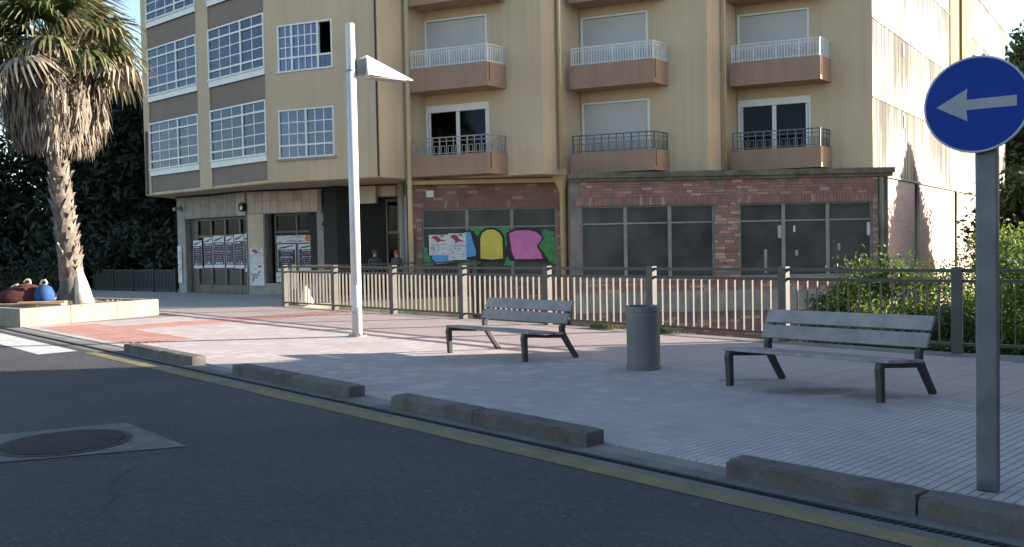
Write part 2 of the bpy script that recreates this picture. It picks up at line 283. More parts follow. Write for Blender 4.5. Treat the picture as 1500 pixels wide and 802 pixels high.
# ------------------------------------------------------------------ mesh helpers
WL = {}                                            # world location of every object (parents are never rotated before their parts are made)
class MB:
    def __init__(self): self.v = []; self.f = []; self.mi = []; self.t = []
    def add(self, vs, fs, mi=0, tint=None):
        b = len(self.v); self.v += [tuple(x) for x in vs]
        for f in fs: self.f.append(tuple(b + i for i in f)); self.mi.append(mi); self.t.append(tint if tint is not None else 0.0)
    def quad(self, a, b, c, d, mi=0, tint=None): self.add([a, b, c, d], [(0, 1, 2, 3)], mi, tint)
    def obox(self, o, ex, ey, ez, mi=0, tint=None, bottom=True):
        """box from corner o along three edge vectors"""
        o, ex, ey, ez = map(Vector, (o, ex, ey, ez)); p = [o, o + ex, o + ex + ey, o + ey]; q = [x + ez for x in p]
        fs = [(4, 5, 6, 7), (0, 1, 5, 4), (1, 2, 6, 5), (2, 3, 7, 6), (3, 0, 4, 7)] + ([(3, 2, 1, 0)] if bottom else [])
        if ex.cross(ey).dot(ez) < 0: fs = [tuple(reversed(f)) for f in fs]
        self.add(p + q, fs, mi, tint)
    def box(self, x0, x1, y0, y1, z0, z1, mi=0, tint=None): self.obox((x0, y0, z0), (x1 - x0, 0, 0), (0, y1 - y0, 0), (0, 0, z1 - z0), mi, tint)
    def prism(self, poly, z0, z1, mi=0, bottom=True):
        n = len(poly); A = sum(poly[i][0] * poly[(i + 1) % n][1] - poly[(i + 1) % n][0] * poly[i][1] for i in range(n))
        if A < 0: poly = list(reversed(poly))
        vs = [(x, y, z0) for x, y in poly] + [(x, y, z1) for x, y in poly]
        fs = [tuple(range(n, 2 * n))] + [(i, (i + 1) % n, n + (i + 1) % n, n + i) for i in range(n)]
        if bottom: fs.append(tuple(range(n - 1, -1, -1)))
        self.add(vs, fs, mi)
    def tube(self, pts, rs, n=10, mi=0, caps=True, tint=None):
        pts = [Vector(p) for p in pts]
        if not isinstance(rs, (list, tuple)): rs = [rs] * len(pts)
        vs = []; up = None
        for i, p in enumerate(pts):
            d = (pts[min(i + 1, len(pts) - 1)] - pts[max(i - 1, 0)]).normalized()
            if up is None: up = Vector((1, 0, 0)) if abs(d.z) > 0.8 else Vector((0, 0, 1))
            a = (up - d * up.dot(d)).normalized(); b = d.cross(a); up = a
            for k in range(n): th = 2 * math.pi * k / n; vs.append(p + (a * math.cos(th) + b * math.sin(th)) * rs[i])
        fs = [(i * n + k, i * n + (k + 1) % n, (i + 1) * n + (k + 1) % n, (i + 1) * n + k) for i in range(len(pts) - 1) for k in range(n)]
        if caps: fs += [tuple(range(n - 1, -1, -1)), tuple(range((len(pts) - 1) * n, len(pts) * n))]
        self.add(vs, fs, mi, tint)
    def lathe(self, c, prof, n=32, mi=0):
        c = Vector(c); vs = [c + Vector((r * math.cos(2 * math.pi * k / n), r * math.sin(2 * math.pi * k / n), z)) for r, z in prof for k in range(n)]
        fs = [(i * n + k, i * n + (k + 1) % n, (i + 1) * n + (k + 1) % n, (i + 1) * n + k) for i in range(len(prof) - 1) for k in range(n)]
        self.add(vs, fs, mi)
    def build(self, name, m, parent=None, org=None, smooth=False, kind=None, bevel=0):
        V = np.array(self.v, dtype=float)
        if org is None:
            lo, hi = V.min(0), V.max(0); org = ((lo[0] + hi[0]) / 2, (lo[1] + hi[1]) / 2, lo[2])
        org = Vector(org)
        me = bpy.data.meshes.new(name); me.from_pydata([tuple(x) for x in (V - np.array(org))], [], self.f)
        for x in (m if isinstance(m, (list, tuple)) else [m]): me.materials.append(x)
        me.polygons.foreach_set('material_index', self.mi)
        if any(self.t): a = me.attributes.new('tint', 'FLOAT', 'FACE'); a.data.foreach_set('value', self.t)
        if smooth: me.polygons.foreach_set('use_smooth', [True] * len(self.f))
        me.update()
        o = bpy.data.objects.new(name, me); COL.objects.link(o); place(o, org, parent)
        if kind: o['kind'] = kind
        if bevel:
            bv = o.modifiers.new('bevel', 'BEVEL'); bv.width = bevel; bv.segments = 2; bv.limit_method = 'ANGLE'
        return o
def place(o, w, parent=None):
    w = Vector(w); WL[o.name] = w
    if parent: o.parent = parent; o.location = w - WL[parent.name]
    else: o.location = w
def tag(o, label, cat, group=None):
    o['label'] = label; o['category'] = cat
    if group: o['group'] = group
    return o
def thing(name, loc, label, cat, group=None):
    o = bpy.data.objects.new(name, None); COL.objects.link(o); o.empty_display_size = 0.2; place(o, loc)
    return tag(o, label, cat, group)
def inst(name, me, w, parent=None, scale=None, rz=0):
    o = bpy.data.objects.new(name, me); COL.objects.link(o); place(o, w, parent)
    if scale: o.scale = scale
    if rz: o.rotation_euler.z = rz
    return o
def copy_tree(o, parent=None):
    c = o.copy(); COL.objects.link(c)
    if parent: c.parent = parent
    for ch in list(o.children): copy_tree(ch, c)
    return c
class Plane:
    """vertical plane: s along it, w out of it (towards the viewer), z up"""
    def __init__(self, o, ang):
        self.o = Vector((o[0], o[1], 0)); self.ang = rad(ang); self.e = Vector((math.cos(self.ang), math.sin(self.ang), 0)); self.n = Vector((self.e.y, -self.e.x, 0))
    def p(self, s, w, z): return self.o + self.e * s + self.n * w + Vector((0, 0, z))
    def box(self, mb, s0, s1, w0, w1, z0, z1, mi=0, tint=None):
        mb.obox(self.p(s0, w0, z0), self.e * (s1 - s0), self.n * (w1 - w0), (0, 0, z1 - z0), mi, tint)
    def quad(self, mb, s0, s1, z0, z1, w=0, mi=0): mb.quad(self.p(s0, w, z0), self.p(s1, w, z0), self.p(s1, w, z1), self.p(s0, w, z1), mi)
    def poly(self, mb, pts, w, mi=0, t=0.0):
        vs = [self.p(a, w, b) for a, b in pts]; A = sum(pts[i][0] * pts[(i + 1) % len(pts)][1] - pts[(i + 1) % len(pts)][0] * pts[i][1] for i in range(len(pts)))
        if A < 0: vs.reverse()
        mb.add(vs, [tuple(range(len(vs)))], mi)
def wall_open(pl, mb, s0, s1, z0, z1, ops, t=0.22, mi=0):
    """front face with rectangular openings, their reveals, and a back face"""
    ss = sorted({s0, s1, *[v for o in ops for v in o[:2] if s0 < v < s1]}); zs = sorted({z0, z1, *[v for o in ops for v in o[2:4] if z0 < v < z1]})
    for i in range(len(ss) - 1):
        for j in range(len(zs) - 1):
            a, b = (ss[i] + ss[i + 1]) / 2, (zs[j] + zs[j + 1]) / 2
            if any(o[0] < a < o[1] and o[2] < b < o[3] for o in ops): continue
            pl.quad(mb, ss[i], ss[i + 1], zs[j], zs[j + 1], 0, mi)
            mb.quad(pl.p(ss[i + 1], -t, zs[j]), pl.p(ss[i], -t, zs[j]), pl.p(ss[i], -t, zs[j + 1]), pl.p(ss[i + 1], -t, zs[j + 1]), mi)
    for a, b, c, d in [o[:4] for o in ops]:
        a, b, c, d = max(a, s0), min(b, s1), max(c, z0), min(d, z1)
        mb.quad(pl.p(a, 0, c), pl.p(a, 0, d), pl.p(a, -t, d), pl.p(a, -t, c), mi); mb.quad(pl.p(b, 0, d), pl.p(b, 0, c), pl.p(b, -t, c), pl.p(b, -t, d), mi)
        mb.quad(pl.p(a, 0, d), pl.p(b, 0, d), pl.p(b, -t, d), pl.p(a, -t, d), mi); mb.quad(pl.p(b, 0, c), pl.p(a, 0, c), pl.p(a, -t, c), pl.p(b, -t, c), mi)
_unit = {}
def unit_box(name, m):
    if (name, m.name) not in _unit:
        b = MB(); b.box(-0.5, 0.5, -0.5, 0.5, -0.5, 0.5); me = bpy.data.meshes.new(name); me.from_pydata(b.v, [], b.f); me.materials.append(m); _unit[(name, m.name)] = me
    return _unit[(name, m.name)]
def piece(name, m, pl, s0, s1, w0, w1, z0, z1, parent):
    """a cheap box piece (shared mesh, scaled) in a wall plane"""
    return inst(name, unit_box(name, m), pl.p((s0 + s1) / 2, (w0 + w1) / 2, (z0 + z1) / 2), parent, (s1 - s0, abs(w1 - w0), z1 - z0), pl.ang)

# road frame: s along the kerb (towards the viewer's right), o across it (towards the pavement)
Dv = Vector((0.676, -0.737, 0)); Nv = Vector((0.737, 0.676, 0))
def RP(s, o, z=0.0): return Dv * s + Nv * o + Vector((0, 0, z))
def rquad(mb, s0, s1, o0, o1, z, mi=0): mb.quad(RP(s0, o0, z), RP(s1, o0, z), RP(s1, o1, z), RP(s0, o1, z), mi)

# ------------------------------------------------------------------ ground, road, pavement
PIT = [(-6.55, 25.85), (-1.3, 28.6), (-1.3, 31), (0, 33), (13, 33), (36, 66), (45, 90), (45, 9.6), (10.5, 9.6), (6.25, 12.35)]
bm = bmesh.new()
def loop(pts, z):
    vs = [bm.verts.new((x, y, z)) for x, y in pts]; return [bm.edges.new((vs[i], vs[(i + 1) % len(vs)])) for i in range(len(vs))]
es = loop([(-900, -900), (900, -900), (900, 900), (-900, 900)], -0.16) + loop(PIT, -0.16)
bmesh.ops.triangle_fill(bm, edges=es, use_beauty=True); bmesh.ops.recalc_face_normals(bm, faces=bm.faces[:])
for f in bm.faces:
    if f.normal.z < 0: f.normal_flip()
me = bpy.data.meshes.new('ground'); bm.to_mesh(me); bm.free(); me.materials.append(M['earth'])
g = bpy.data.objects.new('ground', me); COL.objects.link(g); g['kind'] = 'structure'; WL['ground'] = Vector()
mb = MB(); mb.prism([(x, y) for x, y in PIT], -2.3, -2.1); mb.build('lower_ground', M['earth'], kind='structure')
def poly_sheet(name, pts, z, m, kind='structure', parent=None):
    b = MB(); A = sum(pts[i][0] * pts[(i + 1) % len(pts)][1] - pts[(i + 1) % len(pts)][0] * pts[i][1] for i in range(len(pts)))
    b.add([(x, y, z) for x, y in (pts if A > 0 else reversed(pts))], [tuple(range(len(pts)))])
    return b.build(name, m, parent, kind=kind)
# retaining walls round the lower ground
mb = MB()
for a, b in ((PIT[9], PIT[0]), (PIT[8], PIT[9]), (PIT[7], PIT[8])):
    d = (Vector(b) - Vector(a)).normalized(); n = Vector((d.y, -d.x)) * 0.3
    n = -n if n.dot(Vector((1, 1))) > 0 else n
    mb.prism([a, b, tuple(Vector(b) + n), tuple(Vector(a) + n)], -2.2, -0.012)
mb.build('retaining_wall', M['concrete'], kind='structure')
mb = MB()
for a, b in ((PIT[0], PIT[1]), (PIT[1], PIT[2])):
    d = (Vector(b) - Vector(a)).normalized(); n = Vector((-d.y, d.x)) * 0.3
    mb.prism([a, b, tuple(Vector(b) + n), tuple(Vector(a) + n)], -2.2, 0.03)
mb.build('terrace_wall', M['cream_wall'], kind='structure')

mb = MB(); rquad(mb, -46, 40, -30, 4.80, 0.0); mb.build('road', M['asphalt'], kind='structure')
mb = MB()
for a, b in ((4.80, 4.905), (5.025, 5.16)): mb.obox(RP(-46, a, -0.14), Dv * 86, Nv * (b - a), (0, 0, 0.14))
gut = mb.build('gutter', M['gutter'], kind='structure')
mb = MB(); rquad(mb, -46, 40, 4.90, 5.03, -0.13); dr = mb.build('drain_channel', M['drain_iron'], kind='structure')
mb = MB()
for k in range(150): mb.obox(RP(-2.6 + k * 0.046, 4.907, -0.03), Dv * 0.02, Nv * 0.116 + Dv * 0.05, (0, 0, 0.018))
for a in (4.906, 5.008): mb.obox(RP(-46, a, -0.03), Dv * 86, Nv * 0.014, (0, 0, 0.02))
x = mb.build('grating', M['drain_iron'], dr, kind='stuff')
mb = MB(); s = -15.4
while s < 20:
    e = s + random.uniform(0.5, 1.6); a, b = random.uniform(-0.006, 0.006), random.uniform(-0.006, 0.006)
    mb.quad(RP(s, 4.60 + a, 0.004), RP(e, 4.60 + b, 0.004), RP(e, 4.795 + a / 2, 0.004), RP(s, 4.795 + b / 2, 0.004)); s = e
mb.build('yellow_line', M['yellow_paint'], kind='structure')
zc = None
for k in range(5):
    mb = MB(); rquad(mb, -22.0, -15.8, 4.02 - 1.2 * k, 4.62 - 1.2 * k, 0.004); mb.build('crossing_stripe', M['white_paint'], kind='structure')
# pavement bed (dark joints show between the tiles laid on it)
pts = [tuple(RP(-60, 5.16)[:2]), tuple(RP(14, 5.16)[:2]), (40, -5), (45, 9.6), (10.5, 9.6), (6.25, 12.35), (-6.55, 25.85), (-1.3, 28.6), (-1.3, 31), (-4, 33), (-12, 41), (-30, 60), (-60, 70)]
pav = poly_sheet('pavement', pts, 0.0, M['joint'])
def tile_mesh(name, m, ls, lo, h, bars):
    b = MB(); g_ = 0.008
    w = ls / bars
    for k in range(bars):
        g2 = 0.008 if bars > 1 else g_
        c = h - 0.004
        x0, x1, y0, y1 = k * w + g2 / 2, (k + 1) * w - g2 / 2, g_ / 2, lo - g_ / 2
        b.obox(RP(x0, y0, 0.0), Dv * (x1 - x0), Nv * (y1 - y0), (0, 0, h), bottom=False)
    me = bpy.data.meshes.new(name); me.from_pydata(b.v, [], b.f); me.materials.append(m); return me, b
def on_screen(p):
    q = Vector(p) - Vector((0, 0, 1.6)); z = q.dot(fw)
    return z > 1 and abs(q.dot(cr) / z) < 0.62 and abs(q.dot(cu) / z) < 0.34
red1 = lambda s, o: -21.6 < s < -16.0 and 5.5 < o < 6.7
red2 = lambda s, o: -20.4 < s < -19.2 and 6.7 < o < 12.3
# grooved grey tiles along the kerb, 0.2 m
tm, tb = tile_mesh('tile', M['tile'], 0.2, 0.2, 0.012, 3)
cells = [(s_ * 0.2, 5.34 + o_ * 0.2) for s_ in range(-118, 30) for o_ in range(19)]
def in_pave(p): return True
def planter_zone(s, o): return -27 < s < -22.4 and 5.0 < o < 9.4
cells = [c for c in cells if not planter_zone(*c) and not red1(c[0] + .1, c[1] + .1) and not red2(c[0] + .1, c[1] + .1)]
near = sorted([c for c in cells if on_screen(RP(c[0], c[1]))], key=lambda c: RP(c[0], c[1]).length)[:300]
nset = set(near)
for c in near: inst('tile', tm, RP(c[0], c[1]), pav)
mb = MB()
for c in cells:
    if c in nset: continue
    off = RP(*c); mb.add([Vector(v) + off for v in tb.v], tb.f, 0, random.random() + 0.001)
mb.build('paving_tiles', M['tile'], pav, kind='stuff')
# plain pinkish slabs nearer the railing, 0.4 x 0.4 in staggered rows
mb = MB(); tm2, tb2 = tile_mesh('slab', M['pink_slab'], 0.4, 0.4, 0.012, 1)
def fence_o(s):      # across-distance of the railing at s
    return 12.55 + (s + 23.5) * 0.0125
rows = [5.34 + 19 * 0.2 + k * 0.4 for k in range(8)]
for r_, o_ in enumerate(rows):
    s = -24.0
    while s < 9.5:
        lim = fence_o(s + .2) if s < -4.6 else 12.4 - max(0, (s + 4.6)) * 0.24
        d = min(0.4, lim - 0.02 - o_)
        if d > 0.08 and not (-20.39 < s + .2 < -19.21):
            mb.obox(RP(s + .004, o_ + .004), Dv * 0.392, Nv * (d - 0.008), (0, 0, 0.012), 0, random.random() + .001, bottom=False)
        s += 0.4
mb.build('paving_slabs', M['pink_slab'], pav, kind='stuff')
# red tactile tiles with domes
mb = MB(); s = -21.6
def red_tile(s, o):
    t = random.random() + .001; mb.obox(RP(s + .003, o + .003), Dv * 0.194, Nv * 0.194, (0, 0, 0.011), 0, t, bottom=False)
    for a in (.05, .15):
        for b in (.05, .15): mb.obox(RP(s + a - .025, o + b - .025, 0.011), Dv * .05, Nv * .05, (0, 0, 0.006), 0, t, bottom=False)
for i in range(-108, -80):
    for j in range(0, 40):
        s_, o_ = i * 0.2, 5.34 + j * 0.2
        if red1(s_ + .1, o_ + .1) or (red2(s_ + .1, o_ + .1)): red_tile(s_, o_)
mb.build('tactile_tiles', M['red_tile'], pav, kind='stuff')
# the pavement in front of the shops
poly_sheet('terrace_pavement', [tuple(RP(-24.2, 5.2)[:2]), tuple(RP(-24.0, 12.5)[:2]), (-6.75, 25.75), (-1.35, 28.63), (-1.35, 31), (-4, 33), (-12, 41), (-30, 60), (-60, 70), tuple(RP(-60, 5.2)[:2])], 0.006, M['paving'])
poly_sheet('side_street', [(-24, 46), (-19, 50), (-40, 118), (-110, 118), (-70, 60)], 0.012, M['asphalt'])
# kerb: four raised runs with gaps
kb = thing('kerb', RP(-6, 5.2), 'x', 'x'); del kb['label'], kb['category']; kb['kind'] = 'structure'
for runs in ([(-15.11, -13.6), (-13.59, -12.36)], [(-11.1, -9.55), (-9.54, -8.24)], [(-7.45, -6.18), (-6.168, -4.76)], [(-3.47, -2.19), (-2.178, -0.5), (-0.488, 1.2), (1.212, 2.9)]):
    for a, b in runs:
        mb = MB(); n = max(6, int((b - a) / .07)); sec = [(5.135, -.05), (5.135, .104), (5.143, .118), (5.155, .125), (5.315, .125), (5.335, .112), (5.335, -.05)]; vs = []
        for q in range(n + 1):
            for r_, (o_, z_) in enumerate(sec):
                ch = random.random() ** 9 * .022 if r_ in (1, 2, 3) else 0           # small chips along the road edge
                en = .012 if q in (0, n) and r_ in (2, 3, 4) else 0
                vs.append(RP(a + (b - a) * q / n + (en if q == 0 else -en), o_ + random.uniform(-.0015, .0025) + ch * .6, z_ + random.uniform(-.0015, .0015) - ch * .7 - en * .4))
        m_ = len(sec)
        fs = [(q * m_ + r_, (q + 1) * m_ + r_, (q + 1) * m_ + r_ + 1, q * m_ + r_ + 1) for q in range(n) for r_ in range(m_ - 1)] + [tuple(range(m_)), tuple(range(n * m_ + m_ - 1, n * m_ - 1, -1))]
        mb.add(vs, fs); mb.build('kerb_stone', M['kerb'], kb)
# manhole in its concrete patch
pt = poly_sheet('road_patch', [(-3.69, 8.38), (-2.71, 7.29), (-3.98, 6.85), (-5.3, 6.45), (-5.9, 7.3)], 0.006, M['patch'])
mh = thing('manhole_cover', (-3.84, 7.52, 0.006), 'round rusty iron manhole cover set in a pale concrete patch of the road', 'manhole cover')
mb = MB(); mb.lathe((-3.84, 7.52, 0.006), [(0.535, 0.0), (0.535, 0.006), (0.512, 0.008), (0.508, 0.002), (0.0, 0.002)], 48); mb.build('frame_ring', M['cast_iron'], mh)
mb = MB(); mb.lathe((-3.84, 7.52, 0.006), [(0.505, 0.0), (0.505, 0.006), (0.0, 0.006)], 48)
for k in range(-9, 10):
    h = math.sqrt(max(0, 0.47 ** 2 - (k * 0.05) ** 2)); c = Vector((-3.84, 7.52, 0.012)); e = Vector((0.94, -0.35, 0)); n = Vector((0.35, 0.94, 0))
    mb.obox(c + e * (k * 0.05 - 0.014) - n * h, e * 0.028, n * 2 * h, (0, 0, 0.008))
mb.build('lid', M['cast_iron'], mh)

# ------------------------------------------------------------------ apartment building
AB = thing('apartment_building', (0, 28, 0), 'ochre apartment block with saw-toothed balconies above a brick shop floor', 'building')
A = Plane((-14.4, 35.15), -40.6); Cp = Plane((-8.1, 29.75), -22.4)
ANG = -22.4; RET = 50.5
Pn = [(-4.1, 28.1), (1.07, 28.1), (6.27, 28.1), (11.46, 28.1)]
Qn = [(-2.79, 29.69), (2.40, 29.69), (7.60, 29.69)]
SP = Plane(Pn[3], 53.5)
ZB, ZT = 3.9, 13.3
FL = [(4.63, 6.68), (7.50, 9.55), (10.37, 12.4)]
winA = [(0.45, 4.05), (4.85, 8.30)]
# --- left wing A
mb = MB(); ops = [(a, b, z0 - 0.0, z1) for a, b in winA for z0, z1 in FL]
bands = [(a, b, z0, z1) for a, b in winA for z0, z1 in ((ZB - .02, 4.63), (6.68, 7.50), (9.55, 10.37), (12.4, 12.9))]
wall_open(A, mb, 0, 8.30, ZB, ZT, ops + bands, 0.3); mb.build('wall', M['ochre'], AB)
for a, b, z0, z1 in bands: mb = MB(); A.box(mb, a + .002, b - .002, -0.28, -0.045, max(z0, ZB) + .003, z1 - .003); mb.build('spandrel', M['brown'], AB)
# --- wing C
winC = [(0.48, 2.65, 4.64, 6.27), (0.52, 2.66, 7.47, 9.05), (0.52, 2.66, 10.3, 11.9)]
mb = MB(); wall_open(Cp, mb, 0, 4.33, ZB, ZT, winC, 0.3); mb.build('wall', M['ochre'], AB)
# --- saw-toothed wing D
DP = [Plane(q, ANG) for q in Qn]; LT = [(Vector(Pn[i + 1]) - Vector(Qn[i])).length for i in range(3)]
for i in range(3):
    ops = [(0.03, 2.32, 4.0, 6.32), (0.03, 2.3, 6.85, 9.14), (0.03, 2.3, 9.7, 11.98)]
    mb = MB(); wall_open(DP[i], mb, 0, LT[i], ZB, ZT, ops, 0.26)
    R = Plane(Pn[i], RET); rl = (Vector(Qn[i]) - Vector(Pn[i])).length
    R.n = Vector((R.e.y, -R.e.x, 0)); R.quad(mb, 0, rl, ZB, ZT)
    mb.build('wall', M['ochre'], AB)
# --- side wall with its yellow bay
mb = MB(); SP.quad(mb, 0, 12.5, 3.72, ZT); SP.quad(mb, 12.5, 16.5, 3.72, ZT); SP.quad(mb, 16.5, 28.3, 3.72, ZT - 0.05)
for z in (6.12, 8.6, 11.1): SP.box(mb, 0.0, 28.3, 0, 0.018, z - 0.025, z + 0.025)
mb.build('side_wall', M['white_wall'], AB)
for z, s in ((8.0, 3.9), (5.5, 4.05), (10.6, 4.0)): mb = MB(); SP.box(mb, s, s + .22, 0, .03, z, z + .45); mb.build('vent', M['iron_rail'], AB)
mb = MB(); SP.box(mb, 12.3, 14.3, -0.1, 0.05, 6.2, ZT + .1); SP.box(mb, 14.302, 16.6, -0.1, 0.16, 6.2, ZT + .1); mb.build('yellow_bay', M['yellow_wall'], AB)
mb = MB(); SP.box(mb, 0.25, 28.3, -0.3, -0.03, -2.15, 3.715); mb.build('side_wall', M['side_brick'], AB)
mb = MB(); SP.box(mb, 0.12, 28.4, 0.003, 0.05, 3.66, 3.72); mb.build('string_course', M['concrete'], AB)
for s in (5.9, 13.5):
    mb = MB(); SP.box(mb, s, s + .35, -0.02, 0.05, -2.1, 3.655); mb.build('pilaster', M['white_wall'], AB)
# --- roof, floor slab (soffit) and rear walls
E_ = SP.p(28.3, 0, 0); back = [(E_.x - 12, E_.y + 9), (-12, 58), (-13.6, 40)]
outline = [tuple(A.p(0, 0, 0)[:2]), tuple(A.p(8.3, 0, 0)[:2])] + [v for i in range(3) for v in (Pn[i], Qn[i])] + [Pn[3], (E_.x, E_.y)] + back
def inset(pl, k=0.04):
    cx, cy = 0, 40; return [(x + (cx - x) * k * .1, y + (cy - y) * k * .1) for x, y in pl]
mb = MB(); mb.prism(outline, ZT + 0.003, ZT + 0.25); mb.build('roof', M['concrete'], AB)
mb = MB(); mb.prism(inset(outline, .03), ZB - 0.02, ZB + 0.09)
for z in (6.72, 9.58): mb.prism(inset(outline, .15), z, z + .12)
mb.build('floor_slab', M['ochre'], AB)
mb = MB()
for a, b in zip([(E_.x, E_.y)] + back, back + [outline[0]]): z_ = -2.2 if b != outline[0] else ZB; mb.quad((*a, z_), (*b, z_), (*b, ZT), (*a, ZT))
mb.quad((-13.0, 40, -.1), (-13.54, 36.07, -.1), (-13.54, 36.07, ZB - .03), (-13.0, 40, ZB - .03))
mb.build('rear_wall', M['ochre'], AB)
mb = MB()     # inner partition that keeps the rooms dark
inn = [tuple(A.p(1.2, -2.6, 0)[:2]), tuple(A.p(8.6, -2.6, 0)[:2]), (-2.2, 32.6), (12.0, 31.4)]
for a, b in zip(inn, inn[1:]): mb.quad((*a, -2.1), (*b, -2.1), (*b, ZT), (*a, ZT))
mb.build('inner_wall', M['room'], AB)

# --- windows
def curtain_mesh(pl, s0, s1, w, z0, z1, amp=0.03, step=0.06):
    mb = MB(); n = max(4, int((s1 - s0) / step)); ph = random.random() * 6
    pts = [(s0 + (s1 - s0) * i / n, w + amp * math.sin(i * 1.9 + ph) * (0.6 + 0.4 * math.sin(i * .7))) for i in range(n + 1)]
    mb.add([pl.p(s, ww, z) for s, ww in pts for z in (z0, z1)], [(2 * i, 2 * i + 2, 2 * i + 3, 2 * i + 1) for i in range(n)]); return mb
def bay_window(pl, s0, s1, z0, z1, cols, thick_after, rows, fr='white_frame', w=0.0, sill=0.27, gl='glass', cur='curtain', open_col=None):
    """window with a heavy frame, thick mullions/rails and a muntin grid; every pane is its own piece"""
    b = 0.055; mb = MB()
    pl.box(mb, s0 + .003, s1 - .003, w - .07, w + .03, z0 + .003, z0 + max(sill, .06))                 # white sill panel
    pl.box(mb, s0 - .02, s1 + .0, w + .031, w + .075, z0 + max(sill, .06) - .05, z0 + max(sill, .06))
    zb = z0 + max(sill, .06) + .002
    pl.box(mb, s0 + .003, s0 + b, w - .06, w + .03, zb, z1 - .003); pl.box(mb, s1 - b, s1 - .003, w - .06, w + .03, zb, z1 - .003)
    pl.box(mb, s0 + b + .002, s1 - b - .002, w - .058, w + .028, z1 - b, z1 - .003)
    S0, S1 = s0 + b, s1 - b; cw = (S1 - S0) / cols; hs = sum(r[0] for r in rows); Z0, Z1 = zb, z1 - b
    edges = [S0 + i * cw for i in range(cols + 1)]; zs = [Z0]
    for r in rows: zs.append(zs[-1] + (Z1 - Z0) * r[0] / hs)
    for j, r in enumerate(rows[:-1]):
        if r[1]: pl.box(mb, S0 + .002, S1 - .002, w - .055, w + .025, zs[j + 1] - .03, zs[j + 1] + .03)
    for i in thick_after: pl.box(mb, edges[i] - .035, edges[i] + .035, w - .056, w + .026, zb + .002, z1 - b - .002)
    win = mb.build('window', M[fr], AB)
    mt = MB()
    for i in range(1, cols):
        if i not in thick_after and not (open_col and i > open_col[0]): pl.box(mt, edges[i] - .018, edges[i] + .018, w - .034, w - .002, zb + .004, z1 - b - .004)
    for j in range(1, len(rows)):
        if not rows[j - 1][1]: pl.box(mt, S0 + .004, (edges[open_col[0]] if open_col else S1) - .004, w - .033, w - .001, zs[j] - .017, zs[j] + .017)
    if mt.v: mt.build('muntin', M[fr], win)
    for i in range(cols):
        for j in range(len(rows)):
            if open_col and i in open_col and zs[j] > open_col[-1]: continue
            piece('pane', M[gl], pl, edges[i] + .008, edges[i + 1] - .008, w - .024, w - .018, zs[j] + .008, zs[j + 1] - .008, win)
    if cur:
        e1 = s1 - .03 if not open_col else edges[open_col[0]] - .02
        curtain_mesh(pl, s0 + .03, e1, w - .16, zb, z1 - .02).build('curtain', M[cur], win, smooth=True)
    return win
rowsA = [(0.32, True), (0.42, False), (0.42, False), (0.42, True), (0.36, True)]
for i, (a, b) in enumerate(winA):
    for k, (z0, z1) in enumerate(FL):
        bay_window(A, a, b, z0, z1, 5, [3], rowsA, cur='curtain' if k != 1 else 'blue_curtain')  # middle row: blue cloth stands in for reflected sky
rowsC = [(0.42, True), (0.42, False), (0.42, False), (0.42, True)]
bay_window(Cp, *winC[0], 6, [3], rowsC, w=-.03, sill=.06, cur=None)
bay_window(Cp, *winC[1], 8, [2, 6], [(0.5, True), (0.42, False), (0.42, False), (0.42, True)], w=-.03, sill=.06, cur='blue_curtain', open_col=(6, 7, 7.8))
bay_window(Cp, *winC[2], 6, [3], rowsC, w=-.03, sill=.06)
mb = MB(); Cp.box(mb, .40, 2.73, .003, .06, 4.58, 4.637); mb.build('sill', M['pillar'], AB)
# --- balcony doors, shutters, balconies
def balcony_door(pl, z0, z1, shut, boxed):
    s0, s1 = .032, 2.318 if z0 < 5 else 2.298; mb = MB(); w = -.02; zt = z1 - .23 if boxed else z1 - .06
    pl.box(mb, s0, s0 + .07, w - .1, w, z0 + .003, z1 - .003); pl.box(mb, s1 - .07, s1, w - .1, w, z0 + .003, z1 - .003)
    pl.box(mb, s0 + .071, s1 - .071, w - .12, w + .012, zt, z1 - .003)
    if not shut:
        for c in (s0 + .12, (s0 + s1) / 2 - .03, (s0 + s1) / 2 + .04, s1 - .12): pl.box(mb, c - .03, c + .03, w - .09, w - .03, z0 + .004, zt - .003)
        pl.box(mb, s0 + .1, s1 - .1, w - .085, w - .035, z0 + .01, z0 + .12)
    win = mb.build('balcony_door', M['white_frame'], AB)
    if shut:
        sh = MB(); z = z0 + .02
        while z < zt - .03:
            h = min(.055, zt - z); sh.quad(pl.p(s0 + .075, w - .055, z), pl.p(s1 - .075, w - .055, z), pl.p(s1 - .075, w - .04, z + h * .8), pl.p(s0 + .075, w - .04, z + h * .8))
            sh.quad(pl.p(s0 + .075, w - .04, z + h * .8), pl.p(s1 - .075, w - .04, z + h * .8), pl.p(s1 - .075, w - .055, z + h), pl.p(s0 + .075, w - .055, z + h)); z += h
        sh.build('roller_shutter', M['shutter'], win)
    else:
        m_ = (s0 + s1) / 2
        piece('pane', M['dull_glass'], pl, s0 + .13, m_ - .03, w - .065, w - .055, z0 + .1, zt - .01, win); piece('pane', M['dull_glass'], pl, m_ + .05, s1 - .13, w - .065, w - .055, z0 + .1, zt - .01, win)
        curtain_mesh(pl, m_ + .35, s1 - .14, w - .3, z0 + .05, zt, .02).build('curtain', M['blue_curtain'], win, smooth=True)
    return win
LOW = [(False, True), (True, True), (False, True)]
